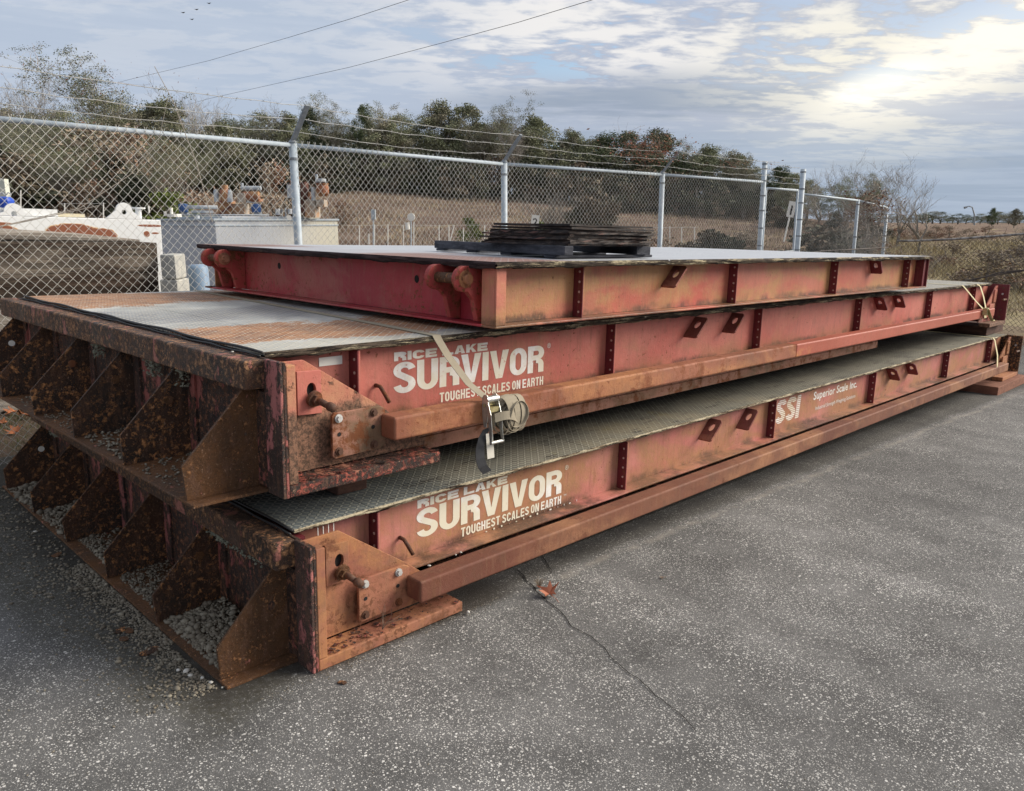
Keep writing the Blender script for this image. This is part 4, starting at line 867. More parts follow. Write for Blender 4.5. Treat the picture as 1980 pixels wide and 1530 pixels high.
# ================================================================== STRAPS
def local(Mx, pts): return [Mx @ Vector(p) for p in pts]
def cargo_strap(label, path, widths, mat_):
    root = empty('cargo_strap', label, 'ratchet strap', path[0], group='straps tied round the platforms')
    mb = MB(); p0 = Vector(path[0]); mb.ribbon([Vector(p) - p0 for p in path], [Vector(w) for w in widths], .0025); mb.build('webbing', mat_, root); return root, p0
XW = Vector((.048, 0, 0))
path = local(TM_, [(1.16, 3.26, .545), (1.13, 3.05, .5485), (1.05, 2.0, .5485), (.97, 1.0, .5485), (.885, .165, .5495), (.878, .14, .53), (.90, .10, .46), (.97, .03, .33), (1.03, -.022, .265)])
strap, sp0 = cargo_strap('tan ratchet strap with a bundled tail buckled near the big letters', path, [XW] * 5 + [XW * .95] * 4, M['strap'])
def inm(p): return (TM_ @ Vector(p)) - sp0
mb = MB(); mb.ribbon([inm(p) for p in [(1.045, -.030, .20), (1.05, -.026, .15), (1.055, .02, .138), (1.06, .1, .135), (1.07, .25, .13)]], [XW] * 5, .0025); mb.build('webbing', M['strap'], strap)
# ratchet: two side cheeks, drum, handle with grip bar
mb = MB(); a0 = (1.035, -.045, .262)
def cheek(x_):
    pts = [(-.020, .268), (-.030, .283), (-.050, .285), (-.066, .268), (-.070, .235), (-.060, .19), (-.050, .13), (-.035, .13), (-.024, .18), (-.020, .23)]
    q = MB(); q.prism([(y_, z_) for y_, z_ in pts], 0, x_, x_ + .003); return q
for x_ in (1.008, 1.068):
    q = cheek(x_); q.v = [tuple(inm(v_)) for v_ in q.v]; q.build('ratchet_cheek', M['zinc'], strap)
def cyl(nm, p, q_, r, mt, n=16, sm=True):
    m_ = MB(); m_.tube([inm(p), inm(q_)], r, n); return m_.build(nm, mt, strap, smooth=False)
cyl('ratchet_drum', (1.002, -.050, .262), (1.078, -.050, .262), .017, M['zinc'])
cyl('ratchet_pin', (1.002, -.040, .235), (1.078, -.040, .235), .007, M['brass'])
mb = MB()
for x_ in (1.004, 1.072):
    pts = [(x_, -.052, .262), (x_ + (.0), -.075, .20), (x_ + .002, -.082, .13), (x_ + (.008 if x_ < 1.05 else .018), -.080, .058)]
    mb.ribbon([inm(p) for p in pts], [Vector((0, .022, .008))] * 3 + [Vector((0, .014, .004))], .003)
mb.build('ratchet_handle', M['zinc'], strap); cyl('handle_grip', (1.010, -.080, .060), (1.092, -.080, .060), .008, M['zinc'], 12)
mb = MB(); mb.box(1.012, 1.068, -.073, -.050, .205, .228); q = mb; q.v = [tuple(inm(v_)) for v_ in q.v]; q.build('handle_plate', M['brass'], strap)
# bundled tail: loops of webbing beside the ratchet
lp = MB(); rr = random.Random(4)
for k in range(5):
    cx_, cz_ = 1.150 + .006 * k, .170 + .010 * math.sin(k * 2); aa, bb = .100 - .011 * k, .092 - .008 * k; tilt = R(8 - k * 13); pts = []; wd = []
    for i in range(27):
        th = 2 * math.pi * i / 26 + k; lx_, lz_ = aa * math.cos(th), bb * math.sin(th)
        x_ = cx_ + lx_ * math.cos(tilt) - lz_ * math.sin(tilt); z_ = cz_ + lx_ * math.sin(tilt) + lz_ * math.cos(tilt)
        pts.append(inm((x_, -.040 - .011 * k + .006 * math.sin(th * 2 + k), z_))); wd.append(Vector((.008 * math.sin(th), -.043, .012 * math.cos(th + k))))
    lp.ribbon(pts, wd, .0025)
# wraps across the bundle seen face on
for k, (xo, z_, wz) in enumerate(((1.10, .27, .0), (1.14, .275, 0), (1.185, .262, 0))):
    pts = []; wd = []
    for i in range(12):
        t_ = i / 11; an = math.pi * (t_ - .5); pts.append(inm((xo + .022 * math.sin(t_ * 3.1) + .018 * t_, -.062 - .036 * math.cos(an), .178 + .092 * math.sin(-an)))); wd.append(Vector((.040, .004, .010 * math.cos(k))))
    lp.ribbon(pts, wd, .0025)
pts = []; wd = []
for i in range(12):
    t_ = i / 11; pts.append(inm((1.03 + .16 * t_, -.085 - .02 * math.sin(t_ * 3.1), .178 + .014 * math.sin(t_ * 3.3) - .03 * t_ * t_))); wd.append(Vector((0, .006, .040)))
lp.ribbon(pts, wd, .0025)
o = lp.build('bundled_webbing', M['strap'], strap)
tl = MB(); pts = [inm(p) for p in [(1.035, -.03, .12), (1.0, -.035, .085), (.975, -.045, .04), (.968, -.055, -.01), (.98, -.06, -.05), (1.01, -.06, -.085)]]
tl.ribbon(pts, [Vector((.045, -.01, .012))] * 6, .003); tl.build('strap_tail', M['strap_black'], strap)
tl = MB(); tl.ribbon([inm(p) for p in [(1.03, -.05, .10), (1.028, -.058, .05), (1.032, -.062, -.02)]], [Vector((.045, 0, 0))] * 3, .001); tl.build('strap_label', simple('plain_tag', (.58, .55, .48), (.66, .62, .55), 8), strap)
# yellow straps at the far end
path = local(TM_, [(9.7, 3.2, .5485), (9.35, 1.2, .5485), (9.25, .168, .5495), (9.26, .14, .52), (9.42, .04, .36), (9.52, -.03, .262)])
s2, sp0 = cargo_strap('pale yellow ratchet strap over the far end of the middle platform', path, [XW] * 6, M['strap_yellow'])
mb = MB(); mb.ribbon([inm(p) for p in [(9.95, .3, .5485), (9.88, .165, .5495), (9.86, .12, .52), (9.78, .05, .40), (9.62, -.03, .27)]], [XW] * 5, .0025)
mb.ribbon([inm(p) for p in [(9.62, -.03, .20), (9.66, -.03, .15), (9.70, .05, .12)]], [XW * 2] * 3, .003); mb.build('webbing', M['strap_yellow'], s2)
mb = MB(); mb.box(9.51, 9.60, -.075, -.022, .19, .28); mb.ribbon([Vector(p) for p in [(9.53, -.07, .27), (9.60, -.09, .18), (9.72, -.09, .12)]], [Vector((.0, .05, .02))] * 3, .006)
mb.tube([(9.68, -.10, .12), (9.80, -.10, .115)], .010, 8); mb.v = [tuple(inm(v_)) for v_ in mb.v]; mb.build('ratchet_buckle', M['brass'], s2, .004)
path = [(10.2, 3.0, .5485), (10.1, 1.2, .5485), (10.03, .17, .5495), (10.02, .145, .52), (9.80, .04, .36), (9.60, -.02, .255), (9.60, -.021, .15)]
s3, sp0 = cargo_strap('pale yellow strap over the far end of the bottom platform', path, [XW] * 7, M['strap_yellow'])

# ================================================================== CHAIN LINK FENCE
W2 = lambda r, f, h: G(r, f, h)
posts = [(-3.87, 5.07), (-1.98, 7.44), (-.093, 9.81), (2.20, 11.95), (4.35, 14.1)]
def gnd(r, f): return ground_h(r, f)
def link_mesh(p0, p1, zt, zb, name, mt, par, w=.072, rad=.0023, sag=0., knuck=True, seed=0):
    """zig-zag wires; p0,p1 in the level frame; zt,zb top and bottom heights as functions or numbers"""
    p0, p1 = np.array(p0, float), np.array(p1, float); L_ = np.linalg.norm(p1 - p0); n = int(L_ / (w / 2)); V = []; F = []; base = 0
    dirr = (p1 - p0) / L_; er, ef, eu = np.array(E_R), np.array(E_F), np.array(E_U); c0 = np.array(CAM)
    for i in range(n):
        s0 = i * w / 2; t_ = s0 / L_; top_ = zt(t_) if callable(zt) else zt; bot = zb(t_) if callable(zb) else zb
        m_ = int((top_ - bot) / (w * .5)) + 1; k = np.arange(m_ + 1); x = s0 + ((k + i) % 2) * w / 2; z = top_ - k * w * .5
        if knuck: x = np.concatenate([[x[0] + (.012 if (i % 2) else -.012)], x]); z = np.concatenate([[z[0] + .035], z])
        bul = .025 * np.sin(x * 1.3 + seed) * np.sin((z - bot) * 1.8) + rng.normal(0, .0012, len(x))
        yoff = bul - .026 + (np.arange(len(x)) % 2 - .5) * .004; xj = x + .006 * np.sin(z * 5 + s0 * 2.1) + rng.normal(0, .0010, len(x)); z = z + .006 * np.sin(x * 3.1 + seed)
        P = c0 + np.outer(p0[0] + dirr[0] * xj - dirr[1] * yoff, er) + np.outer(p0[1] + dirr[1] * xj + dirr[0] * yoff, ef) + np.outer(z, eu)
        A = (dirr[0] * er + dirr[1] * ef); B = (-dirr[1] * er + dirr[0] * ef)
        q = len(P); ring = np.stack([P + A * rad, P - A * rad * .5 + B * rad * .87, P - A * rad * .5 - B * rad * .87], 1).reshape(-1, 3); V.append(ring)
        idx = np.arange(q - 1) * 3 + base
        for j in range(3): F.append(np.stack([idx + j, idx + (j + 1) % 3, idx + 3 + (j + 1) % 3, idx + 3 + j], 1))
        base += q * 3
    return fast_mesh(name, np.concatenate(V), np.concatenate(F), mt, par, kind='stuff')
fence = empty('chain_link_fence', 'galvanised chain link fence with three barbed strands behind the platforms', 'fence')
RH = .68
allp = posts
for i, (r_, f_) in enumerate(posts):
    g_ = gnd(r_, f_) - .05; last = i == len(posts) - 1
    mb = MB(); mb.tube([W2(r_, f_, g_), W2(r_, f_, 1.02 if last else RH + .02)], .042 if last else .037, 14); po = mb.build('post', M['galv'], fence, smooth=True)
    for h_ in ((.98, .9, .7, .45, .2, -.1, -.4) if last else (RH - .12, )): mb = MB(); mb.tube([W2(r_, f_, h_ - .012), W2(r_, f_, h_ + .012)], .046 if last else .041, 14); mb.build('band', M['galv_dark'], po)
    if not last: mb = MB(); mb.tube([W2(r_, f_, RH + .02), W2(r_, f_, RH + .05)], [.045, .02], 12); mb.build('post_cap', M['galv_dark'], po)
    if not last:
        b0 = W2(r_, f_, RH + .03); tip = b0 + Vector((0, -.27, .29)); mb = MB(); mb.ribbon([b0, tip], [Vector((.045, 0, 0))] * 2, .022); mb.build('barb_arm', M['galv_dark'], fence, .002)
ends = [(-5.95, 2.5)] + posts
for (a_, b_) in zip(ends, ends[1:]):
    mb = MB(); mb.tube([W2(*a_, RH), W2(*b_, RH)], .0195, 12); mb.build('top_rail', M['galv'], fence, smooth=True)
lp_ = lambda a_, b_, t_: (a_[0] + (b_[0] - a_[0]) * t_, a_[1] + (b_[1] - a_[1]) * t_)
p00 = lp_(ends[0], ends[1], .3)
for i, (a_, b_) in enumerate(zip([p00] + posts, posts)):
    link_mesh(a_, b_, RH, (lambda t_, a_=a_, b_=b_: max(gnd(*lp_(a_, b_, t_)) + .03, -1.75)), 'wire_mesh', M['wire'], fence, seed=i)
def barbed(a_, b_, ha, hb, off, sag, par, mt, spacing=.125, seed=0, vine=False):
    A, B = W2(*a_, ha) + off, W2(*b_, hb) + off; mb = MB(); n = max(4, int((B - A).length / .25)); rs = random.Random(seed)
    P_ = lambda t_: A.lerp(B, t_) + Vector((0, 0, -sag * 4 * t_ * (1 - t_) + .006 * math.sin(t_ * 40 + seed)))
    mb.tube([P_(i / n) for i in range(n + 1)], .0026, 4, cap=False); nb = int((B - A).length / spacing)
    for i in range(nb):
        p = P_((i + .5) / nb)
        for k in range(2): d_ = Vector((rs.uniform(-.4, .4), rs.uniform(-1, 1), rs.uniform(-1, 1))).normalized() * .017; mb.tube([p - d_, p + d_], .0016, 3, cap=False)
    return mb.build('barbed_wire', mt, par)
for si, (a_, b_) in enumerate(zip([ends[0]] + posts, posts)):
    for k, fr in enumerate((.28, .62, .97)):
        off = Vector((0, -.27 * fr, .03 + .29 * fr)); endpost = si == len(posts) - 1
        hb = RH + (.10 * k if endpost else 0)
        barbed(a_, b_, RH, RH, off, .02 + .012 * ((si + k) % 3), fence, M['wire_old'], seed=si * 3 + k)
# gate and turned end of the fence
gate = empty('chain_link_gate', 'narrow chain link gate between two tall round posts with strap bands', 'gate')
GA, GB = (4.43, 14.2), (5.26, 14.93)
for p in (GA, lp_(GA, GB, .97)):
    mb = MB(); mb.tube([W2(*p, -1.9), W2(*p, .58)], .021, 10); mb.build('gate_frame', M['galv'], gate, smooth=True)
mb = MB(); mb.tube([W2(*GA, .58), W2(*lp_(GA, GB, .97), .57)], .021, 10); mb.build('gate_frame', M['galv'], gate, smooth=True)
mb = MB(); mb.tube([W2(*GA, -.55), W2(*lp_(GA, GB, .97), -.52)], .018, 10); mb.build('gate_frame', M['galv_dark'], gate, smooth=True)
link_mesh(GA, lp_(GA, GB, .97), .58, -1.9, 'wire_mesh', M['wire_old'], gate, knuck=False)
for k in range(4): 
    o = barbed(GA, GB, .70 + k * .10, .68 + k * .095, Vector((0, 0, 0)), .01, gate, M['wire_old'], seed=40 + k)
side = empty('chain_link_fence', 'lower galvanised fence to the right of the gate, overgrown with dead vines at its corner', 'fence')
sp = [(5.34, 15.0), (7.25, 17.0), (8.43, 18.2)]; sh = [.51, .445, .32]
for i, (r_, f_) in enumerate(sp):
    top_ = .95 if i == 0 else sh[i] + (.02 if i == 1 else -.13)
    mb = MB(); mb.tube([W2(r_, f_, gnd(r_, f_) - .1), W2(r_, f_, top_)], .048 if i == 0 else .034, 14); po = mb.build('post', M['galv'], side, smooth=True)
    for h_ in ((.9, .6, .35, .05, -.25, -.5) if i == 0 else (top_ - .1, -.3)): mb = MB(); mb.tube([W2(r_, f_, h_ - .012), W2(r_, f_, h_ + .012)], .053 if i == 0 else .039, 14); mb.build('band', M['galv_dark'], po)
for i in range(2):
    mb = MB(); mb.tube([W2(*sp[i], sh[i]), W2(*sp[i + 1], sh[i + 1])], .021, 10); mb.build('top_rail', M['galv'], side, smooth=True)
    link_mesh(sp[i], sp[i + 1], (lambda t_, i=i: sh[i] + (sh[i + 1] - sh[i]) * t_), -1.95, 'wire_mesh', M['wire_old'], side, seed=7 + i, knuck=False)
mb = MB(); mb.tube([W2(4.5, 13.9, -.62), W2(6.2, 16.0, -.56), W2(8.4, 17.9, -.55)], .010, 5); mb.build('tension_wire', M['wire_rust'], side)
# dead vines tangled over the corner
def tangle(name, centre, ext, n, mt, par, seed=0, th=.004, leaf=None, nleaf=0, lsz=.03):
    rs = random.Random(seed); mb = MB()
    for i in range(n):
        p = Vector([centre[k] + rs.gauss(0, ext[k] * .5) for k in range(3)]); d_ = Vector((rs.gauss(0, 1), rs.gauss(0, 1), rs.gauss(0, .8))).normalized(); pts = [p]
        for k in range(rs.randint(3, 5)):
            d_ = (d_ + Vector((rs.gauss(0, .45), rs.gauss(0, .45), rs.gauss(0, .4) - .06))).normalized(); p = p + d_ * rs.uniform(.04, .10); pts.append(p)
        mb.tube(pts, [th * (1 - .7 * j / len(pts)) for j in range(len(pts))], 3, cap=False)
    o = mb.build(name, mt, par); o['kind'] = 'stuff'
    if leaf:
        lb = MB()
        for i in range(nleaf):
            p = Vector([centre[k] + rs.gauss(0, ext[k] * .5) for k in range(3)]); a_ = Vector((rs.gauss(0, 1), rs.gauss(0, 1), rs.gauss(0, 1))).normalized(); b_ = a_.orthogonal().normalized(); s_ = lsz * rs.uniform(.5, 1.3)
            lb.add([p - a_ * s_, p + b_ * s_ * .5, p + a_ * s_, p - b_ * s_ * .5], [(0, 1, 2, 3)])
        o = lb.build('leaves', leaf, par); o['kind'] = 'stuff'
tangle('vine_stems', W2(8.0, 17.6, -.40), (.55, .5, 1.0), 200, M['twig'], side, 3, .006)
tangle('vine_stems', W2(7.7, 17.4, .36), (.6, .5, .32), 130, M['brush'], side, 4, .006, M['redleaf'], 330, .035)
# vine on the barbed wire above the third post, light growth at the left
tangle('vine_stems', W2(1.85, 11.3, .98), (.55, .5, .20), 70, M['brush'], fence, 8, .0016, M['redleaf'], 620, .022)
tangle('vine_stems', W2(3.5, 12.8, .90), (.5, .5, .06), 16, M['brush'], fence, 18, .0016, M['redleaf'], 90, .018)
tangle('vine_stems', W2(-3.0, 6.0, 1.0), (.7, .7, .10), 14, M['brush'], fence, 9, .0012, M['redleaf'], 70, .009)
mb = MB()
for pts in ([(-4.1, 5.0, -.3), (-3.6, 5.5, -.05), (-3.15, 5.9, .1), (-2.9, 6.2, .35), (-2.75, 6.4, .6), (-2.68, 6.5, .95)], [(-3.7, 5.2, -.1), (-3.4, 5.6, .0), (-3.0, 5.9, .12)], [(-2.45, 6.6, .0), (-2.5, 6.5, .45), (-2.6, 6.4, .9), (-2.7, 6.35, 1.15)]):
    mb.tube([W2(*p) for p in pts], [.0035, .0035, .003, .0025, .002, .0015][:len(pts)], 5)
mb.build('bare_vine', M['twig'], fence)

# broken fence at the right edge
bf = empty('broken_fence', 'collapsed rusty chain link fence sagging across the scrub at the right edge', 'fence')
ra = [(1735, 466, 18.), (1770, 466, 17.9), (1840, 463, 17.2), (1910, 458, 16.6), (1990, 452, 16.0), (2100, 446, 15.2)]
mb = MB(); mb.tube([GP(*p) for p in ra], .024, 7); mb.build('top_rail', simple('streaked_rail', (.10, .085, .075), (.42, .40, .38), 9, .6), bf, smooth=True)
rb = [(1830, 548, 17.2), (1880, 541, 16.9), (1930, 530, 16.5), (1990, 520, 16.0), (2100, 506, 15.2)]
for k in range(2): mb = MB(); mb.tube([GP(p[0], p[1] + 2 * math.sin(i * 2.3 + k * 2) + k, p[2]) for i, p in enumerate(rb)], .015, 5); mb.build('twisted_cable', M['wire_rust'], bf)
a_, b_ = (8.8, 18.2), (11.2, 15.6)
def hh(t_): return -.42 + .10 * t_ - .05 * math.sin(t_ * 9)
link_mesh(a_, b_, hh, lambda t_: -2.2, 'wire_mesh', M['wire_rust'], bf, seed=21, knuck=False, w=.10, rad=.0048)
tangle('vine_stems', W2(10.6, 16.3, -.62), (1.0, .7, .28), 320, M['wire_rust'], bf, 13, .005)
tangle('vine_stems', W2(11.2, 15.9, -.50), (.6, .5, .30), 160, M['wire_rust'], bf, 14, .005)

# ================================================================== THINGS BEHIND THE FENCE
def gbox(mb, A, B, C_, z0, z1, mi=0):
    """box on a parallelogram: A corner, B and C_ neighbours (level-frame r,f), z0..z1"""
    A, B, C_ = np.array(A[:2], float), np.array(B[:2], float), np.array(C_[:2], float); D = B + C_ - A
    vs = [G(*p, z) for z in (z0, z1) for p in (A, B, D, C_)]
    mb.add(vs, [(0, 3, 2, 1), (4, 5, 6, 7), (0, 1, 5, 4), (1, 2, 6, 5), (2, 3, 7, 6), (3, 0, 4, 7)], mi)
# timbers stacked behind the fence: front faces at y = 5.75
Z = [0.0, .33, .64, .95, 1.25, 1.545]
lab = ['lowest big weathered timber behind the fence at the left', 'second lowest big timber behind the fence at the left', 'middle big weathered timber of the stack behind the fence', 'second highest big timber of the stack behind the fence', 'topmost squared timber of the stack behind the fence']
for k in range(5):
    mb = MB(); x1 = 1.735 + [.0, -.01, .01, -.005, 0][k]; n = 26; rs = random.Random(k); vs = []
    x0 = -4.6; yb = 6.4; z0, z1 = Z[k] + .002, Z[k + 1] - .001
    for i in range(n + 1):
        x_ = x0 + (x1 - x0) * i / n; j1, j2 = rs.uniform(-.004, .004), rs.uniform(-.006, .006)
        vs += [(x_, 5.75 + j1, z0), (x_, yb, z0), (x_, yb, z1 + j2 * .3), (x_, 5.75 + j2, z1)]
    fs = [(i * 4 + j, (i + 1) * 4 + j, (i + 1) * 4 + (j + 1) % 4, i * 4 + (j + 1) % 4) for i in range(n) for j in range(4)] + [(0, 1, 2, 3), (n * 4 + 3, n * 4 + 2, n * 4 + 1, n * 4)]
    mb.add(vs, fs); o = mb.build('squared_timber', M['timber'] if k > 2 else M['timber_pale'], None, .004); tag(o, lab[k], 'timber', 'timbers stacked behind the fence')
mb = MB(); mb.tube([(-4.6, 5.92, 1.605), (-1.4, 5.89, 1.607), (.3, 5.86, 1.605), (1.0, 5.85, 1.588), (1.6, 5.84, 1.560)], [.062, .062, .060, .042, .013], 9); tag(mb.build('split_log', M['timber_pale'], None), 'grey split pole lying along the top of the timber stack', 'log')
# white rust-stained steel hull/tank
def whiterust(t):
    x, y, z = t.xyz(t.pos()); n = t.noise(4.5, 8, .68, t.scale(t.pos(), (.8, 1, 1)), .5)
    def blob(cx_, cz_, rx, rz): return t.step(t.m('ADD', t.m('ADD', t.m('POWER', t.m('DIVIDE', t.m('SUBTRACT', x, cx_), rx), 2.), t.m('POWER', t.m('DIVIDE', t.m('SUBTRACT', z, cz_), rz), 2.)), t.m('MULTIPLY', t.m('SUBTRACT', n, .5), 2.6)), 1.25, .75)
    k = blob(1.22, 1.62, .26, .09)
    for b_ in ((1.45, 1.60, .16, .07), (.95, 1.57, .15, .04), (.40, 1.64, .30, .05), (1.98, 1.71, .14, .013), (1.93, 1.62, .035, .035), (2.02, 1.63, .05, .012), (.5, 1.70, .16, .012)): k = t.m('MAXIMUM', k, blob(*b_))
    hal = t.step(k, 0., .5)
    col = t.mix(hal, t.mix(t.noise(2, 5), (.66, .68, .69), (.78, .78, .76)), (.62, .38, .16)); col = t.mix(t.step(k, .35, .8), col, t.mix(t.noise(16, 6, .7), (.17, .045, .022), (.28, .09, .035)))
    return dict(c=col, r=.6, n=t.bump(k, .3, .01))
M['whiterust'] = material('rust_stained_white_steel', whiterust)
wt = empty('steel_tank', 'long white steel tank with rust stains and lifting lugs behind the timbers', 'tank', (0, 0, 0))
mb = MB(); mb.box(-3.5, 2.09, 6.5, 7.6, .35, 1.775); mb.build('tank_body', M['whiterust'], wt, .01)
mb = MB(); mb.box(-3.5, 2.07, 6.52, 7.58, .02, .345); mb.build('tank_skid', M['end_wall'], wt)
mb = MB(); mb.box(.05, 1.08, 6.55, 7.0, 1.78, 1.85); mb.build('top_plate', M['whiterust'], wt)
mb = MB(); mb.box(1.09, 1.35, 6.6, 6.95, 1.78, 1.815); mb.build('top_plate', simple('cream_plate', (.55, .48, .33), (.64, .58, .42)), wt)
for cx_, h_ in ((1.71, .17), (.68, .12)):
    pts = [(cx_ - .19, 1.776)] + [(cx_ + .085 * math.cos(math.pi - math.pi * k / 10), 1.776 + h_ - .085 + .085 * math.sin(math.pi * k / 10)) for k in range(11)] + [(cx_ + .19, 1.776)]
    mb = MB(); lo_ = [(p[0] - cx_, p[1]) for p in pts]; holed_plate(mb, (cx_, 6.52, 0), (1, 0, 0), (0, 0, 1), lo_, (0, 1.776 + h_ - .10), (.025, .025), .02); mb.build('lifting_lug', M['whiterust'], wt)
mb = MB(); mb.tube([(1.93, 6.7, 1.776), (1.93, 6.7, 1.89)], .032, 10); mb.tube([(1.93, 6.7, 1.89), (1.93, 6.7, 1.905)], .075, 12); mb.build('vent_pipe', M['whiterust'], wt)
# concrete blocks
def cblock(x0, x1, y0, y1, z0, z1, label):
    mb = MB(); mb.box(x0, x1, y0, y1, z0, z1); o = mb.build('concrete_block', simple('concrete', (.38, .37, .34), (.50, .49, .44), 9, .9, .4), None, .02); tag(o, label, 'concrete block', 'concrete blocks by the grey tank')
p = GP(307, 490, 7.7); q = GP(352, 490, 7.9)
def gblk(pxl, pxc, pxr, yt, yb, f, label, nm='concrete_block', mt=None, dep=.35):
    mt = mt or M['concrete']; A = GP(pxc, yt, f); zt = (A - CAM).dot(E_U); zb = (GP(pxc, yb, f) - CAM).dot(E_U)
    ra_ = rh(pxc, yt, f)[0]; rl_ = rh(pxl, yt, f + .05)[0]; rr_ = rh(pxr, yt, f + dep)[0]
    mb = MB(); gbox(mb, (ra_, f), (rl_, f + .08), (rr_, f + dep), zb, zt); o = mb.build(nm, mt, None, .015); return tag(o, label, nm.replace('_', ' '), None)
M['concrete'] = simple('concrete', (.36, .36, .34), (.52, .50, .44), 9, .9, .4)
ky = ground_h(-3.5, 8.0) + .05
kk = (430 - 490) / FPX
for (l_, c_, r_, yt, yb, f, lb) in ((306, 337, 358, 493, 541, 8.0, 'upper concrete block standing in front of the grey tank'), (306, 342, 366, 542, 700, 8.0, 'lower concrete block under the other one by the grey tank')):
    o = gblk(l_, c_, r_, yt, yb, f, lb); o['group'] = 'concrete blocks by the grey tank'
# blue-grey barrel and small containers
br = MB(); c_ = GP(382, 512, 8.6); zb_ = ground_h(*((c_ - CAM).dot(E_R), 8.6)); base = c_ - E_U * ((c_ - CAM).dot(E_U) - zb_); H_ = (c_ - base).length
prof = [(0, .08), (.01, .10), (.30, .105), (.33, .112), (.36, .105), (.62, .105), (.65, .112), (.68, .105), (.97, .10), (1., .085)]
br.tube([base + E_U * H_ * a_ for a_, b__ in prof], [b__ * 1.05 for a_, b__ in prof], 20); o = br.build('plastic_drum', simple('pale_blue_plastic', (.22, .31, .43), (.30, .40, .52), 4, .4, .1), None, smooth=True); tag(o, 'pale blue plastic drum beside the concrete blocks', 'drum')
# grey rectangular tank: corner nearest at px 415
gt = empty('mixing_tank', 'big grey rectangular steel tank with a rimmed lid, its lit right end coloured paler', 'tank')
fA = 12.0; A_ = (rh(415, 428, fA)[0], fA); B_ = (rh(305, 428, 13.2)[0], 13.2); C3 = (rh(653, 428, 13.4)[0], 13.4)
zt = .02
greyt = simple('grey_painted_steel', (.27, .30, .34), (.36, .39, .43), 4, .6, .15); creamt = simple('grey_cream_steel', (.30, .33, .36), (.50, .47, .37), 1.2, .6, .15)
def lit_end(t):
    x, y, z = t.xyz(t.pos()); k = t.step(t.m('SUBTRACT', x, y), -4.4, -3.2); col = t.mix(k, (.43, .45, .48), (.58, .55, .45))  # right end mixed towards cream for the light falling on it
    sp_ = t.step(t.noise(7, 8, .75), .66, .70); st_ = t.step(t.noise(9, 6, .7, t.scale(t.pos(), (3, 3, .5))), .55, .75, 0, .35)
    return dict(c=t.mix(sp_, t.mix(st_, col, (.25, .22, .18)), (.08, .06, .05)), r=.6)
M['greyt'] = material('grey_lit_end_steel', lit_end)
mb = MB(); gbox(mb, A_, B_, C3, -1.9, zt); mb.build('tank_body', M['greyt'], gt, .01)
def grow(k): 
    A, B, C_ = map(np.array, (A_, B_, C3)); D = B + C_ - A; c_ = (A + D) / 2; return [c_ + (p - c_) * k for p in (A, B, C_)]
mb = MB(); gbox(mb, *grow(1.02), zt + .003, zt + .035); mb.build('lid_rim', M['galv'], gt, .005); mb = MB(); gbox(mb, *grow(1.01), -.06, -.035); mb.build('lid_rim', M['galv'], gt, .005)
mb = MB(); gbox(mb, *grow(.8), zt + .036, zt + .07); mb.build('lid', M['greyt'], gt, .01)
def pxbox(mb, x0, x1, y0, y1, f, dep=.25):
    a_, zt_ = rh(x0, y0, f); b_, zb_ = rh(x1, y1, f)
    gbox(mb, (a_, f), (b_, f), (a_, f + dep), zb_, zt_)
def pxcyl(mb, x, y0, y1, w, f, n=14, prof=None):
    r_, zt_ = rh(x, y0, f); zb_ = rh(x, y1, f)[1]; rad = w / 2 / FPX * f
    pr = prof or [(0, 1), (1, 1)]; mb.tube([G(r_, f, zb_ + (zt_ - zb_) * a_) for a_, _ in pr], [rad * b_ for _, b_ in pr], n)
def pxh(mb, x0, x1, y, w, f, n=12): mb.tube([GP(x0, y, f), GP(x1, y, f)], w / 2 / FPX * f, n)
rustm = painted('orange_rust_casting', (.34, .15, .08), (.26, .10, .06), (.40, .24, .12), (.45, .6), (.55, .62), spots=.6, sc=2, seed=41, rough=.8)
rustp = painted('rust_bleeding_grey_paint', (.42, .38, .32), (.36, .30, .24), (.42, .22, .10), (.42, .6), (.62, .7), spots=.6, sc=2, seed=43, rough=.7)
darkr = painted('dark_red_casting', (.12, .05, .04), (.09, .04, .03), None, spots=.5, seed=45, rough=.8)
bluep = simple('blue_paint', (.03, .07, .19), (.05, .11, .26), 8, .5); greyp = simple('grey_paint', (.34, .37, .40), (.48, .50, .52), 8, .5)
Fm = 12.9
eng = empty('pump_unit', 'rusty twin pump with pale cylinders and a silver pipe on the grey tank', 'pump')
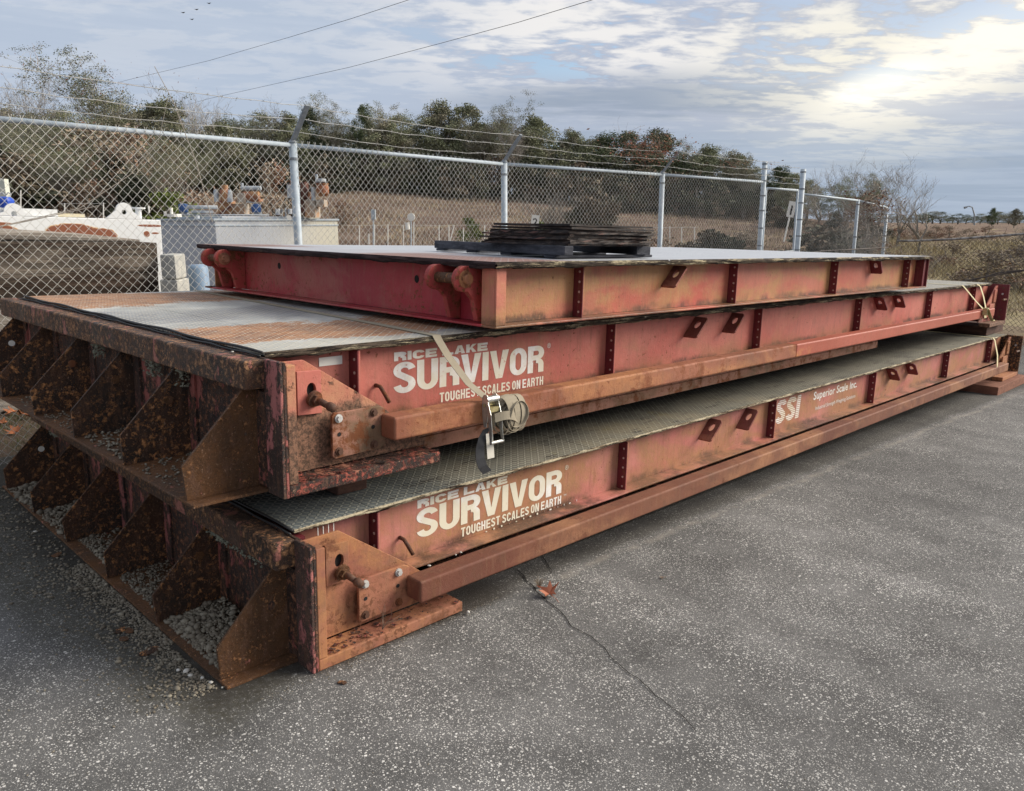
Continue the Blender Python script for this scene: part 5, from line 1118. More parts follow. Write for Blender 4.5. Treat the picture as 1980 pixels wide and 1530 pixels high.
for nm, mt, fn in (
    ('valve_body', rustm, lambda b: (pxcyl(b, 434, 358, 374, 13, Fm), pxcyl(b, 434, 366, 392, 20, Fm, prof=[(0, .6), (.4, .8), (.75, 1), (1, .7)]))),
    ('cylinder', greyp, lambda b: pxcyl(b, 417, 366, 390, 9, Fm, prof=[(0, 1), (.85, 1), (.9, .7), (1, .7)])), ('cylinder', greyp, lambda b: pxcyl(b, 443, 367, 391, 11, Fm, prof=[(0, 1), (.85, 1), (.9, .7), (1, .7)])),
    ('base_casting', rustm, lambda b: (pxbox(b, 421, 447, 388, 416, Fm), pxbox(b, 426, 440, 380, 390, Fm))), ('housing', rustp, lambda b: pxbox(b, 448, 473, 394, 417, Fm + .05)),
    ('silver_pipe', greyp, lambda b: (pxh(b, 466, 505, 364, 8, Fm), pxcyl(b, 468, 354, 366, 5, Fm))), ('motor', rustm, lambda b: (pxh(b, 472, 501, 379, 17, Fm), pxbox(b, 480, 500, 384, 390, Fm))),
    ('side_panel', rustp, lambda b: pxbox(b, 458, 474, 373, 392, Fm - .1, .05)), ('bracket', greyp, lambda b: pxbox(b, 470, 486, 388, 392, Fm)), ('drive_shaft', darkr, lambda b: b.tube([GP(425, 415, Fm - .1), GP(448, 397, Fm - .1)], .022, 8))):
    b_ = MB(); fn(b_); b_.build(nm, mt, eng, .004)
eng2 = empty('pump_unit', 'tall rust stained pump with a dark red casting behind the nearest full fence post', 'pump')
for nm, mt, fn in (
    ('control_box', greyp, lambda b: pxbox(b, 554, 580, 358, 383, Fm - .1, .1)), ('column', darkr, lambda b: (pxbox(b, 578, 592, 352, 415, Fm), pxcyl(b, 585, 356, 384, 20, Fm, prof=[(0, .8), (.5, 1), (1, .5)]))),
    ('bowl', rustm, lambda b: pxcyl(b, 623, 355, 380, 24, Fm, prof=[(0, .6), (.2, .95), (.6, 1), (.85, .9), (1, 1.02)])), ('cap', greyp, lambda b: (pxcyl(b, 620, 346, 352, 20, Fm), pxcyl(b, 612, 337, 347, 5, Fm), pxh(b, 610, 630, 352, 4, Fm))),
    ('duct', rustm, lambda b: pxbox(b, 592, 600, 371, 384, Fm)), ('pipe', greyp, lambda b: pxcyl(b, 605, 362, 388, 8, Fm)), ('housing', rustp, lambda b: (pxbox(b, 588, 610, 386, 421, Fm), pxbox(b, 610, 627, 386, 400, Fm), pxbox(b, 589, 613, 398, 421, Fm + .1)))):
    b_ = MB(); fn(b_); b_.build(nm, mt, eng2, .004)
for k, (x_, lb) in enumerate(((354, 'left of the two small dark blue motors on the grey tank'), (495, 'right of the two small dark blue motors on the grey tank'))):
    e_ = empty('electric_motor', lb, 'motor', group='blue motors on the tank')
    b_ = MB(); pxcyl(b_, x_, 394, 411, 19, 12.8, prof=[(0, .85), (.5, 1), (.9, .9), (1, .5)]); b_.build('motor_case', bluep, e_, .004)
    b_ = MB(); pxbox(b_, x_ - 4, x_ + 8, 411, 416, 12.8, .1); b_.build('foot', greyp, e_)
pp = empty('pipework', 'grey pipes and flanges lying along the top of the grey tank', 'pipework')
for (x0, x1, y_, w_) in ((362, 420, 401, 7), (370, 412, 410, 6), (345, 520, 416, 3)):
    b_ = MB(); pxh(b_, x0, x1, y_, w_, 12.7); b_.build('pipe', greyp, pp, smooth=True)
for (x_, y0, y1, w_) in ((331, 402, 416, 5), (337, 414, 420, 26), (319, 409, 418, 5), (381, 417, 424, 9), (552, 402, 420, 3), (537, 404, 416, 9), (560, 404, 414, 8), (545, 405, 420, 2), (287, 398, 412, 3)):
    b_ = MB(); pxcyl(b_, x_, y0, y1, w_, 12.4); b_.build('fitting', M['white'] if x_ < 340 else greyp, pp)
b_ = MB(); b_.tube([GP(559, 421, 12.1), GP(559, 421, 12.06)], .036, 14); b_.build('round_flange', M['white'], pp)
# cream cabin wall and blue bins at the far left
b_ = MB(); pxbox(b_, -160, 20, 346, 440, 13.5, .12); tag(b_.build('site_cabin', simple('cream_cabin_wall', (.52, .54, .46), (.60, .61, .53), 3, .7), None), 'pale cream site cabin at the far left edge', 'cabin')
dr = empty('plastic_bin', 'bright blue plastic bin with lifting loops at the far left edge', 'bin')
b_ = MB(); pxbox(b_, -30, 22, 380, 440, 11.5, .2); b_.build('bin_body', simple('blue_plastic', (.022, .07, .42), (.04, .12, .58), 4, .4), dr, .06)
for x_ in (4, 17):
    b_ = MB(); c_ = GP(x_, 378, 11.5); b_.tube([c_ + E_R * .03 * math.cos(t_) + E_U * .035 * math.sin(t_) for t_ in [math.pi * i / 8 for i in range(9)]], .008, 6); b_.build('lifting_loop', M['greyt'], dr)

# thin white stake fence in the field
def stake(par, x, y0, y1, f, w=2.0, lean=0, nm='stake', mt=None):
    b_ = MB(); r_ = w / 2 / FPX * f; b_.tube([GP(x, y1, f), GP(x + lean, y0, f)], r_, 6); return b_.build(nm, mt or M['white'], par)
sf = empty('stake_fence', 'row of thin white stakes with a wire across the brown field', 'fence')
for x_, y0, y1 in ((40, 368, 412), (125, 393, 424), (200, 392, 424), (265, 402, 424), (695, 437, 478), (724, 434, 482), (750, 434, 478), (780, 436, 478), (800, 430, 478), (849, 436, 480), (868, 437, 478), (896, 440, 480), (937, 436, 480), (1222, 438, 475), (1246, 440, 475), (1295, 438, 478), (1318, 440, 475), (1343, 439, 478), (1193, 440, 475)):
    stake(sf, x_, y0, y1 + 25, 24 if x_ > 600 else 20)
stake(sf, 868, 436, 476, 23.5, 2.2, 10); stake(sf, 713, 452, 472, 23, 3, 0); 
for a_, b_, y_ in ((660, 945, 436), (1180, 1350, 440), (118, 205, 394)):
    m_ = MB(); m_.tube([GP(a_ + (b_ - a_) * i / 6, y_ + .6 * math.sin(i * 2), 24 if a_ > 600 else 20) for i in range(7)], .005, 3, cap=False); m_.build('wire', M['wire'], sf)
def sign(label, x0, x1, y0, y1, f, lean, num, post_y, numc=(0.02, .02, .03)):
    s_ = empty('number_sign', label, 'sign', GP((x0 + x1) / 2, y1, f)); org = s_.location
    w_, h_ = (x1 - x0) / FPX * f, (y1 - y0) / FPX * f; rot = Matrix.Rotation(R(lean), 3, E_F)
    def pt(a_, b_, c_): return rot @ (E_R * a_ + E_U * b_) + E_F * c_
    b_ = MB(); vs = [pt(a_, b__, c_) for c_ in (0, .012) for a_, b__ in ((-w_ / 2, 0), (w_ / 2, 0), (w_ / 2, h_), (-w_ / 2, h_))]
    b_.add(vs, [(0, 1, 2, 3), (7, 6, 5, 4), (0, 4, 5, 1), (1, 5, 6, 2), (2, 6, 7, 3), (3, 7, 4, 0)]); b_.build('sign_board', M['white'], s_)
    b_ = MB(); b_.tube([pt(0, 0, .02), pt(0, -(post_y - y1) / FPX * f, .02)], .022, 8); b_.build('sign_post', M['white'], s_)
    cu = bpy.data.curves.new('t', 'FONT'); cu.body = num; cu.size = 1; cu.offset = .02; ob = bpy.data.objects.new('t', cu); COL.objects.link(ob); bpy.context.view_layer.update()
    me = bpy.data.meshes.new_from_object(ob.evaluated_get(bpy.context.evaluated_depsgraph_get())); bpy.data.objects.remove(ob)
    xs = [v_.co.x for v_ in me.vertices]; ys = [v_.co.y for v_ in me.vertices]; nh = h_ * .60; sc_ = nh / (max(ys) - min(ys)); cx_ = (max(xs) + min(xs)) / 2
    for v_ in me.vertices: v_.co = pt((v_.co.x - cx_) * sc_, (v_.co.y - min(ys)) * sc_ + h_ * .14, -.003)
    me.materials.clear(); me.materials.append(M['black']); o = bpy.data.objects.new('number', me); COL.objects.link(o); o.parent = s_
sign('white board with a black 2, standing in the field above the rusty sheets', 1026, 1041, 417, 440, 24, 6, '2', 490)
sign('leaning white board with a black 1, on a white post beyond the gate', 1520, 1534, 391, 420, 21, 9, '1', 466)
for x_, y_, lb in ((722, 415, 'small grey electric box on a stake in the field'), (795, 420, 'round white meter on a short post in the field')):
    e_ = empty('meter_post', lb, 'meter', GP(x_, y_ + 60, 23)); 
    b_ = MB(); b_.tube([Vector((0, 0, 0)), GP(x_, y_, 23) - e_.location], .02, 7); b_.build('post', M['galv'], e_)
    b_ = MB(); c_ = GP(x_, y_, 23) - e_.location
    if x_ < 750: b_.add([tuple(c_ + E_R * a_ + E_U * z_ + E_F * d_) for d_ in (-.05, .05) for a_, z_ in ((-.06, -.14), (.06, -.14), (.06, .14), (-.06, .14))], [(0, 1, 2, 3), (7, 6, 5, 4), (0, 4, 5, 1), (1, 5, 6, 2), (2, 6, 7, 3), (3, 7, 4, 0)])
    else: b_.tube([c_ - E_F * .05, c_ + E_F * .05], .11, 14); b_.tube([c_ - E_U * .15 - E_R * .12, c_ - E_U * .35 - E_R * .1], .07, 10)
    b_.build('meter_case', M['galv'] if x_ < 750 else M['white'], e_)
# power lines
def pline(label, pts, nm='power_line'):
    b_ = MB(); P_ = [GP(*p) for p in pts]; fine = []
    for i in range(len(P_) - 1):
        for k in range(6): fine.append(P_[i].lerp(P_[i + 1], k / 6))
    fine.append(P_[-1]); b_.tube(fine, .013, 4); tag(b_.build(nm, M['rubber'], None), label, 'power line', 'power lines crossing the sky')
pline('upper left power line sloping down across the pale sky', [(190, 170, 92), (250, 154, 85), (404, 117.5, 70), (555, 73.5, 58), (680, 36, 49), (790, 0, 43), (900, -40, 38)])
pline('longer power line sloping down to the trees, right of the other one', [(360, 203, 92), (404, 191, 85), (540, 160.5, 70), (677, 130, 58), (850, 84.5, 47), (1000, 44, 40), (1145, 0, 35), (1260, -40, 32)])
for k, (x_, y_) in enumerate(((354, 25), (380, 19), (404, 7), (371, 38))):
    b_ = MB(); c_ = GP(x_, y_, 75); b_.add([tuple(c_ + E_R * a_ + E_U * z_ + E_F * d_) for a_, z_, d_ in ((-.22, .06, 0), (0, 0, -.05), (.22, .07, 0), (0, -.035, .06), (0, .02, .18), (0, .01, -.16))], [(0, 1, 4), (1, 2, 4), (0, 3, 5), (3, 2, 5)])
    tag(b_.build('bird', M['rubber'], None), 'tiny dark bird in the upper left sky, ' + ['leftmost of the four', 'middle of the flock', 'highest of the flock', 'lowest of the flock'][k], 'bird', 'birds flying in the sky')
# street light far away on the right
sl = empty('street_lamp', 'distant street lamp on a thin curved arm at the right', 'street lamp', GP(1886, 450, 130)); o0 = sl.location
b_ = MB(); b_.tube([Vector((0, 0, -1)), GP(1884, 415, 130) - o0, GP(1880, 401, 130) - o0, GP(1874, 399, 130) - o0, GP(1867, 400, 130) - o0], [.13, .11, .09, .08, .07], 6); b_.build('lamp_post', M['galv_dark'], sl)
b_ = MB(); b_.tube([GP(1870, 400.5, 130) - o0, GP(1864.5, 402, 130) - o0], [.13, .2], 6); b_.build('lamp_head', M['galv_dark'], sl)

# ================================================================== TREES
def grow_branches(seed, h, levels, spread, upb, n0=5, trunk_frac=.3, r0=.16, wig=.25):
    """list of (points, radii, level); a unit of metres"""
    rs = random.Random(seed); out_ = []; tips = []
    def br(p, d_, ln, r_, lv):
        pts = [p]; seg = 4; rad = [r_]
        for i in range(seg):
            d_ = (d_ + Vector((rs.gauss(0, wig), rs.gauss(0, wig), rs.gauss(0, wig) * .6 + upb * .12))).normalized(); p = p + d_ * ln / seg; pts.append(p); rad.append(r_ * (1 - .55 * (i + 1) / seg))
        out_.append((pts, rad, lv))
        if lv >= levels: tips.append(p); return
        k = rs.randint(3, 4) if lv < levels - 1 else rs.randint(4, 6)
        for i in range(k):
            t_ = rs.uniform(.35, 1.) if i else 1.; j = min(int(t_ * seg), seg); q = pts[j]
            side_ = Vector((rs.gauss(0, 1), rs.gauss(0, 1), rs.gauss(0, .6))); side_ = (side_ - d_ * side_.dot(d_)).normalized()
            nd = (d_ * (1 - spread) + side_ * spread + Vector((0, 0, upb * .3))).normalized()
            br(q, nd, ln * rs.uniform(.5, .78), rad[j] * rs.uniform(.5, .72), lv + 1)
    t0 = [Vector((0, 0, -.4)), Vector((rs.gauss(0, .05), rs.gauss(0, .05), h * trunk_frac * .5)), Vector((rs.gauss(0, .15), rs.gauss(0, .15), h * trunk_frac))]
    out_.append((t0, [r0 * 1.25, r0, r0 * .85], 0))
    for i in range(n0):
        a_ = 2 * math.pi * i / n0 + rs.uniform(-.4, .4); s_ = rs.uniform(.25, .8) if i else .1
        q = t0[1].lerp(t0[2], rs.uniform(.3, 1.)); br(q, Vector((math.cos(a_) * s_, math.sin(a_) * s_, 1)).normalized(), h * rs.uniform(.30, .46), r0 * rs.uniform(.45, .65), 1)
    return out_, tips
def leaves_at(cent, rad, n, size, seed, mt, name='crown', flat=1.):
    r_ = np.random.default_rng(seed); cent = np.asarray(cent); k = len(cent); idx = r_.integers(0, k, n)
    u_ = r_.normal(size=(n, 3)); u_ /= np.linalg.norm(u_, axis=1)[:, None]; rr_ = (r_.random(n) ** .5)[:, None]
    P = cent[idx] + u_ * rr_ * np.asarray(rad)[idx][:, None] * np.array([1, 1, .75]); a_ = r_.normal(size=(n, 3)); a_ /= np.linalg.norm(a_, axis=1)[:, None]
    b_ = np.cross(a_, r_.normal(size=(n, 3))); b_ /= np.linalg.norm(b_, axis=1)[:, None]; s_ = (size * r_.uniform(.5, 1.3, n))[:, None]
    V = np.stack([P - a_ * s_, P + b_ * s_ * .55, P + a_ * s_, P - b_ * s_ * .55], 1).reshape(-1, 3); F = np.arange(n * 4).reshape(-1, 4)
    me = bpy.data.meshes.new(name); me.vertices.add(len(V)); me.vertices.foreach_set('co', V.astype(np.float32).ravel()); me.loops.add(n * 4); me.loops.foreach_set('vertex_index', F.astype(np.int32).ravel())
    me.polygons.add(n); me.polygons.foreach_set('loop_start', np.arange(0, n * 4, 4, dtype=np.int32)); me.materials.append(mt); me.update(calc_edges=True); return me
def mesh_of(mb, name, mt): me = mb.mesh(name); me.materials.append(mt); return me
PROTO = {}
def proto_ever(seed, mt, h=10., wide=3.4, nleaf=19000, low_=.14, size=.10, trunk=M['bark']):
    brs, tips = grow_branches(seed, h, 2, .62, .5, 6, .32, .2); mb = MB()
    for pts, rad, lv in brs: mb.tube(pts, rad, 5 if lv < 2 else 3, cap=False)
    rs = random.Random(seed + 99); cent = []; rad = []
    for t_ in tips:
        if rs.random() < .75: cent.append(tuple(t_)); rad.append(rs.uniform(.45, 1.0))
    for i in range(90):
        a_ = rs.uniform(0, 6.283); z_ = rs.uniform(low_, 1.); w_ = math.sin(math.pi * min(1, (z_ - low_ * .5) / (1.06 - low_ * .5)) ** .8) * wide * rs.uniform(.35, 1.)
        cent.append((w_ * math.cos(a_), w_ * math.sin(a_), z_ * h * rs.uniform(.93, 1.0))); rad.append(rs.uniform(.5, 1.15))
    return [('trunk', mesh_of(mb, 'trunk', trunk)), ('crown', leaves_at(cent, rad, nleaf, size, seed, mt))]
def proto_bare(seed, h=10., levels=4, leafn=0, leafm=None, upb=.9, n0=5, spread=.5, tf=.22, mt=None):
    brs, tips = grow_branches(seed, h, levels, spread, upb, n0, tf, .15, .22); mb = MB(); tw = MB()
    for pts, rad, lv in brs:
        if lv <= 1: mb.tube(pts, rad, 5, cap=False)
        else: tw.tube(pts, [max(r_ * .8, .007) for r_ in rad], 3, cap=False)
    res = [('trunk', mesh_of(mb, 'trunk', M['bark'])), ('crown', mesh_of(tw, 'crown', mt or M['twig']))]
    if leafn: res.append(('leaves', leaves_at([tuple(t_) for t_ in tips], [.42] * len(tips), leafn, .052, seed, leafm, 'leaves')))
    return res
def proto_bush(seed, mt, n=4200, size=.085):
    rs = random.Random(seed); cent = []; rad = []; mb = MB()
    for i in range(34):
        a_ = rs.uniform(0, 6.28); z_ = rs.random(); w_ = 1.5 * math.sqrt(max(0, 1 - z_ * z_)) * rs.uniform(.2, 1); cent.append((w_ * math.cos(a_), w_ * math.sin(a_), z_ * 2. + .1)); rad.append(rs.uniform(.25, .6))
    for c_ in cent[:16]: mb.tube([(0, 0, -.1), (c_[0] * .4, c_[1] * .4, c_[2] * .5), c_], [.03, .02, .008], 3, cap=False)
    return [('stems', mesh_of(mb, 'stems', M['twig'])), ('crown', leaves_at(cent, rad, n, size, seed, mt))]
for k in range(4): PROTO['oak%d' % k] = (10., proto_ever(20 + k, M['evergreen']))
for k in range(2): PROTO['dark%d' % k] = (10., proto_ever(30 + k, M['darkgreen'], low_=.12))
for k in range(3): PROTO['bare%d' % k] = (10., proto_bare(40 + k, levels=5, n0=5))
for k in range(2): PROTO['half%d' % k] = (10., proto_bare(50 + k, levels=4, n0=6, leafn=19000, leafm=M['evergreen'], spread=.55))
PROTO['slim0'] = (8., proto_bare(61, 8., levels=4, n0=4, spread=.38, tf=.3)); PROTO['slim1'] = (8., proto_bare(62, 8., levels=4, n0=5, spread=.42, tf=.2))
for k in range(3): PROTO['under%d' % k] = (2.2, proto_bush(70 + k, M['understory'], 5200, .10))
for k in range(2): PROTO['brush%d' % k] = (2.2, proto_bush(80 + k, M['brush'], 2600, .06))
PROTO['twigbush'] = (4., proto_bare(90, 4., levels=4, n0=9, spread=.5, tf=.05)); PROTO['greenbush'] = (2.2, proto_bush(95, M['bushgreen'], 3000, .07))
MASS = {}
def add_mass(bucket, parts, mw, frac):
    """joins plants that read as one mass into one object"""
    A = np.array(mw)
    for nm, me in parts:
        n = len(me.vertices); co = np.empty(n * 3, dtype=np.float32); me.vertices.foreach_get('co', co); co = co.reshape(-1, 3); m_ = len(me.polygons)
        f_ = np.empty(m_ * 4, dtype=np.int32); me.polygons.foreach_get('vertices', f_); f_ = f_.reshape(-1, 4)
        if nm in ('crown', 'leaves') and n == m_ * 4: k_ = int(m_ * frac); f_ = f_[:k_]; co = co[:k_ * 4]
        MASS.setdefault(bucket, []).append((co @ A[:3, :3].T + A[:3, 3], f_, me.materials[0]))
def flush_mass(bucket, name, label):
    V, F, MI, mats, base = [], [], [], [], 0
    for co, f_, mt in MASS[bucket]:
        if mt not in mats: mats.append(mt)
        V.append(co); F.append(f_ + base); MI.append(np.full(len(f_), mats.index(mt))); base += len(co)
    o = fast_mesh(name, np.concatenate(V), np.concatenate(F), mats, None, np.concatenate(MI), 'stuff'); tag(o, label, 'woodland' if 'wood' in name or 'trees' in name else 'scrub')
def plant(kind, px, top, f, label, cat, group, wide=1., name=None, rs=random.Random(5), mass=None, frac=.6):
    h0, parts = PROTO[kind]; r_ = rh(px, top, f)[0]; g_ = ground_h(r_, f)
    # pixel row to level height: rows are measured at this azimuth, so use the exact ray
    hz = (GP(px, top, f) - CAM).dot(E_U); rr_ = (GP(px, top, f) - CAM).dot(E_R); sc_ = (hz - g_) / h0
    mw = Matrix.Translation(G(rr_, f, g_)) @ GROT.to_4x4() @ Matrix.Rotation(rs.uniform(0, 6.28), 4, 'Z') @ Matrix.Diagonal((sc_ * wide, sc_ * wide, sc_, 1))
    if mass: add_mass(mass, parts, mw, frac); return
    o = bpy.data.objects.new(name or ('tree' if cat == 'tree' else 'bush'), None); COL.objects.link(o)
    o.matrix_world = mw
    _unused = Matrix.Translation(G(rr_, f, g_)) @ GROT.to_4x4() @ Matrix.Rotation(rs.uniform(0, 6.28), 4, 'Z') @ Matrix.Diagonal((sc_ * wide, sc_ * wide, sc_, 1))
    tag(o, label, cat, group)
    for nm, me in parts:
        c = bpy.data.objects.new(nm, me); COL.objects.link(c); c.parent = o
    return o
TG = 'trees along the top of the field'
def L(t_): return t_
TREES = [
 ('bare0', 52, 142, 52, 'bare pale tree standing tallest at the far left, above the cream cabin', 1.1),
 ('half0', 128, 205, 50, 'low half leafed tree between the two tall bare trees at the far left', 1.5),
 ('half1', 205, 138, 52, 'big spreading pale tree with thin leaves, tallest at the left', 1.25),
 ('bare2', 330, 196, 56, 'grey bare tree between the power line ends at the left', 1.),
 ('oak0', 305, 186, 55, 'green round tree just right of the big spreading pale tree', 1.1),
 ('oak1', 235, 232, 50, 'dark green tree under the big spreading pale tree', 1.5),
 ('bare1', 385, 200, 56, 'bare twiggy tree where the longer power line ends', 1.1),
 ('oak2', 425, 246, 54, 'olive green tree left of the nearest barbed wire arm', 1.3),
 ('half0', 470, 214, 58, 'pale half leafed tree left of the first barbed wire arm', 1.1),
 ('bare0', 520, 214, 58, 'grey twiggy tree right behind the left side of the first barbed arm', 1.),
 ('dark0', 600, 214, 60, 'dark green tree directly right of the first barbed wire arm', .8),
 ('oak3', 560, 228, 58, 'olive tree behind the first barbed wire arm', 1.),
 ('half1', 655, 212, 60, 'pale twiggy tree between the first arm and the dark pointed tree', 1.1),
 ('dark1', 702, 203, 60, 'dark pointed evergreen between the first and second barbed arms', .55),
 ('half0', 762, 192, 60, 'tall grey brown tree with a feathery top, tallest of the middle', .95),
 ('oak0', 745, 236, 58, 'shorter green tree in front of the feathery topped one', 1.1),
 ('oak1', 850, 206, 60, 'broad olive oak with a flat rounded top, left of the gap', 1.05),
 ('oak2', 905, 210, 60, 'olive oak joined to the broad one on its right side', .95),
 ('half1', 950, 222, 59, 'grey green tree just left of the second barbed arm', 1.0),
 ('oak3', 1035, 232, 62, 'rounded grey olive tree directly behind the second barbed arm', 1.1),
 ('bare1', 992, 246, 58, 'bare trunked tree in front of the second fence post', 1.),
 ('oak0', 1107, 253, 64, 'small round topped tree right of the second barbed arm', .75),
 ('dark0', 1160, 268, 64, 'dark spreading tree left of the vine on the barbed wire', 1.1),
 ('oak2', 1215, 262, 64, 'olive tree behind the dead vine on the barbed wire', 1.),
 ('oak1', 1275, 259, 64, 'wide olive tree left of the third barbed arm', 1.2),
 ('half0', 1335, 268, 64, 'thin leaved tree right behind the third barbed arm', 1.1),
 ('oak3', 1372, 290, 62, 'green tree sloping down right of the third barbed arm', 1.2),
 ('oak0', 1425, 296, 60, 'olive tree midway between the third arm and the tall gate post', 1.1),
 ('half1', 1450, 310, 58, 'yellowing tree left of the tall gate post', 1.0),
 ('dark1', 1510, 318, 58, 'dark green tree seen through the gate wires', 1.1),
 ('oak2', 1538, 336, 54, 'green tree behind the right gate post', 1.),
 ('slim1', 1590, 330, 48, 'thin bare tree just right of the gate', 1.3),
 ('bare2', 1640, 326, 46, 'bare tree above the low rail right of the gate', 1.),
 ('half0', 1672, 324, 44, 'grey green tree above the vine covered fence corner', 1.15),
 ('bare1', 1712, 318, 42, 'bare wide tree right above the last fence post', 1.3),
 ('slim0', 1748, 352, 38, 'slim bare tree, second from the right of the bare group', 1.2),
 ('slim1', 1790, 346, 36, 'leaning bare sapling at the right end of the tree row', 1.4),
 ('dark0', 1922, 402, 105, 'small dark round tree alone on the far horizon', .9),
 ('oak1', 1965, 404, 90, 'pale leafed tree at the right edge on the horizon', 1.),
]
rs = random.Random(17)
for kd, px, top_, f_, lb, wd in TREES: plant(kd, px, top_ - (7 if 380 < px < 1450 else 0), f_, lb, 'tree', TG, wd * (1.15 if kd[:3] in ('oak', 'hal') else 1))
# darker second rank and undergrowth under the crowns
k = 0
def top_line(px):
    pts = [(-200, 250), (0, 235), (150, 245), (300, 235), (420, 262), (520, 250), (650, 245), (800, 250), (950, 255), (1100, 285), (1250, 290), (1380, 315), (1500, 350), (1600, 372), (1720, 400)]
    for (a_, ya), (b_, yb) in zip(pts, pts[1:]):
        if a_ <= px <= b_: return ya + (yb - ya) * (px - a_) / (b_ - a_)
    return 400
for i in range(46):
    px = -120 + i * 40 + rs.uniform(-14, 14)
    if px > 1740: break
    kd = rs.choice(['dark0', 'dark1', 'oak0', 'oak3', 'oak2'])
    plant(kd, px, top_line(px) + rs.uniform(-34, 14), rs.uniform(62, 68), '', 'tree', '', 1.6, rs=rs, mass='w', frac=.5)
for i in range(62):
    px = -90 + i * 29.5 + rs.uniform(-9, 9); ft = 57 if px < 1500 else 50 - (px - 1500) / 300 * 12; f_ = ft + rs.uniform(-2, 3)
    if px > 1740: break
    hb = far_h(min(max(px, -290), 5900), f_); yb = 430 - hb / f_ * FPX
    plant(rs.choice(['under0', 'under1', 'under2', 'under0', 'brush0']), px, yb - rs.uniform(48, 92) * (1 if px < 1500 else .6), f_, '', 'bush', '', 1.1, rs=rs, mass='u', frac=.6)
# scrub slope at the left behind the tank, bushes in the field, right-hand scrub
for i in range(26):
    px = -60 + (i % 13) * 34 + rs.uniform(-12, 12); f_ = 34 + (i // 13) * 10 + rs.uniform(-3, 3)
    kd = rs.choice(['brush0', 'brush1', 'under1', 'under2', 'half0', 'twigbush', 'brush0', 'bare1'])
    plant(kd, px, (330 if kd[:4] != 'half' and kd[:4] != 'bare' else 250) + rs.uniform(-45, 40) - (i // 13) * 32, f_, '', 'bush', '', 1.3, rs=rs, mass='l', frac=.8)
FIELD = [('greenbush', 908, 421, 27, 'bright green bush in the field left of the rusty sheets', .9), ('twigbush', 1060, 352, 30, 'grey feathery leafless thicket behind the rusty sheets', 1.3), ('under1', 1145, 366, 31, 'olive green bush in the field right of the leafless thicket', .9),
 ('twigbush', 1180, 372, 33, 'thin leafless thicket right of the olive bush', 1.1), ('greenbush', 325, 372, 26, 'yellow green bush behind the left end of the grey tank', 1.2), ('brush1', 525, 322, 30, 'pale tan thicket left of the nearest full fence post', 1.), ('brush0', 250, 262, 36, 'reddish brown thicket behind the tank at the left', 1.),
 ('greenbush', 1048, 428, 26, 'small yellow green weed beside the number 2 sign', .5), ('brush0', 1255, 455, 20, 'low dry weeds behind the third fence post', 1.3), ('under2', 1380, 448, 22, 'low green weeds under the wire between third post and gate', 1.6), ('brush1', 1450, 452, 22, 'dry red brown weeds just left of the gate post', 1.4),
 ('under2', 1600, 440, 24, 'low weedy bush behind the fence right of the gate', 1.8), ('twigbush', 1672, 398, 20, 'grey vine smothered bush by the fence corner', .9), ('under1', 560, 386, 30, 'dark green shrub behind the tall rust stained pump', 1.), ('brush1', 660, 392, 34, 'tan weeds in the field right of the pump', 1.6)]
for kd, px, top_, f_, lb, wd in FIELD: plant(kd, px, top_, f_, lb, 'bush', None, wd, rs=rs)
for i in range(20):
    if i % 2 and i < 10: continue
    px = 1705 + (i % 10) * 34 + rs.uniform(-8, 8); row = i // 10; f_ = (26 if row == 0 else 48) + rs.uniform(-4, 5); y_ = (478 if row == 0 else 440) + rs.uniform(-10, 12)
    plant(rs.choice(['brush0', 'brush1', 'brush1', 'under2', 'twigbush']), px, y_, f_, '', 'bush', '', 1.7, rs=rs, mass='r', frac=.8)
for i in range(30):
    px = 1690 + i * 13 + rs.uniform(-5, 5); plant(rs.choice(['oak0', 'oak2', 'dark1']), px, 413 + rs.uniform(-6, 9), rs.uniform(190, 260), '', 'tree', '', 3.2, rs=rs, mass='f', frac=.3)
flush_mass('w', 'woodland', 'dark woodland closing the view behind the front row of trees')
flush_mass('u', 'undergrowth', 'shaded undergrowth along the upper edge of the field')
flush_mass('l', 'scrub_thicket', 'brown tangled scrub on the slope behind the tanks at the left')
flush_mass('r', 'scrub_thicket', 'low brown scrub on the slope beyond the broken fence')
flush_mass('f', 'distant_trees', 'hazy line of trees on the far horizon at the right')

# ================================================================== GROUND COVER AND DEBRIS
def blades(name, n, fn, hgt, wd, mt, lab_, seed):
    r_ = np.random.default_rng(seed); V = []
    for i in range(n):
        p, s_ = fn(r_)
        a_ = r_.uniform(0, 6.28); l = r_.normal(0, .35, 2); h = hgt * s_ * r_.uniform(.5, 1.2); w = wd * s_
        V += [(p[0] - math.cos(a_) * w, p[1] - math.sin(a_) * w, p[2]), (p[0] + math.cos(a_) * w, p[1] + math.sin(a_) * w, p[2]), (p[0] + l[0] * h, p[1] + l[1] * h, p[2] + h)]
    o = fast_mesh(name, np.array(V), np.arange(n * 3).reshape(-1, 3), mt, None, kind='stuff'); tag(o, lab_, 'grass'); return o
def field_pt(r_, fmin=19, fmax=60, x0=-200, x1=1800):
    f = fmin + (fmax - fmin) * r_.random() ** 1.0; px = r_.uniform(x0, x1); r = (px - 990) / FPX * f; n_ = mnoise.noise(Vector((r * .35, f * .2, 7)))
    return G(r, f, ground_h(r, f) + .02), (1 + n_)
blades('dry_grass', 42000, lambda r_: field_pt(r_), .20, .018, M['drygrass'], 'brown and straw coloured dead grass covering the rising field', 3)
blades('dry_grass', 9000, lambda r_: field_pt(r_, 19, 45, 1690, 2080), .35, .018, M['straw'], 'straw coloured grass beyond the broken fence at the right', 5)
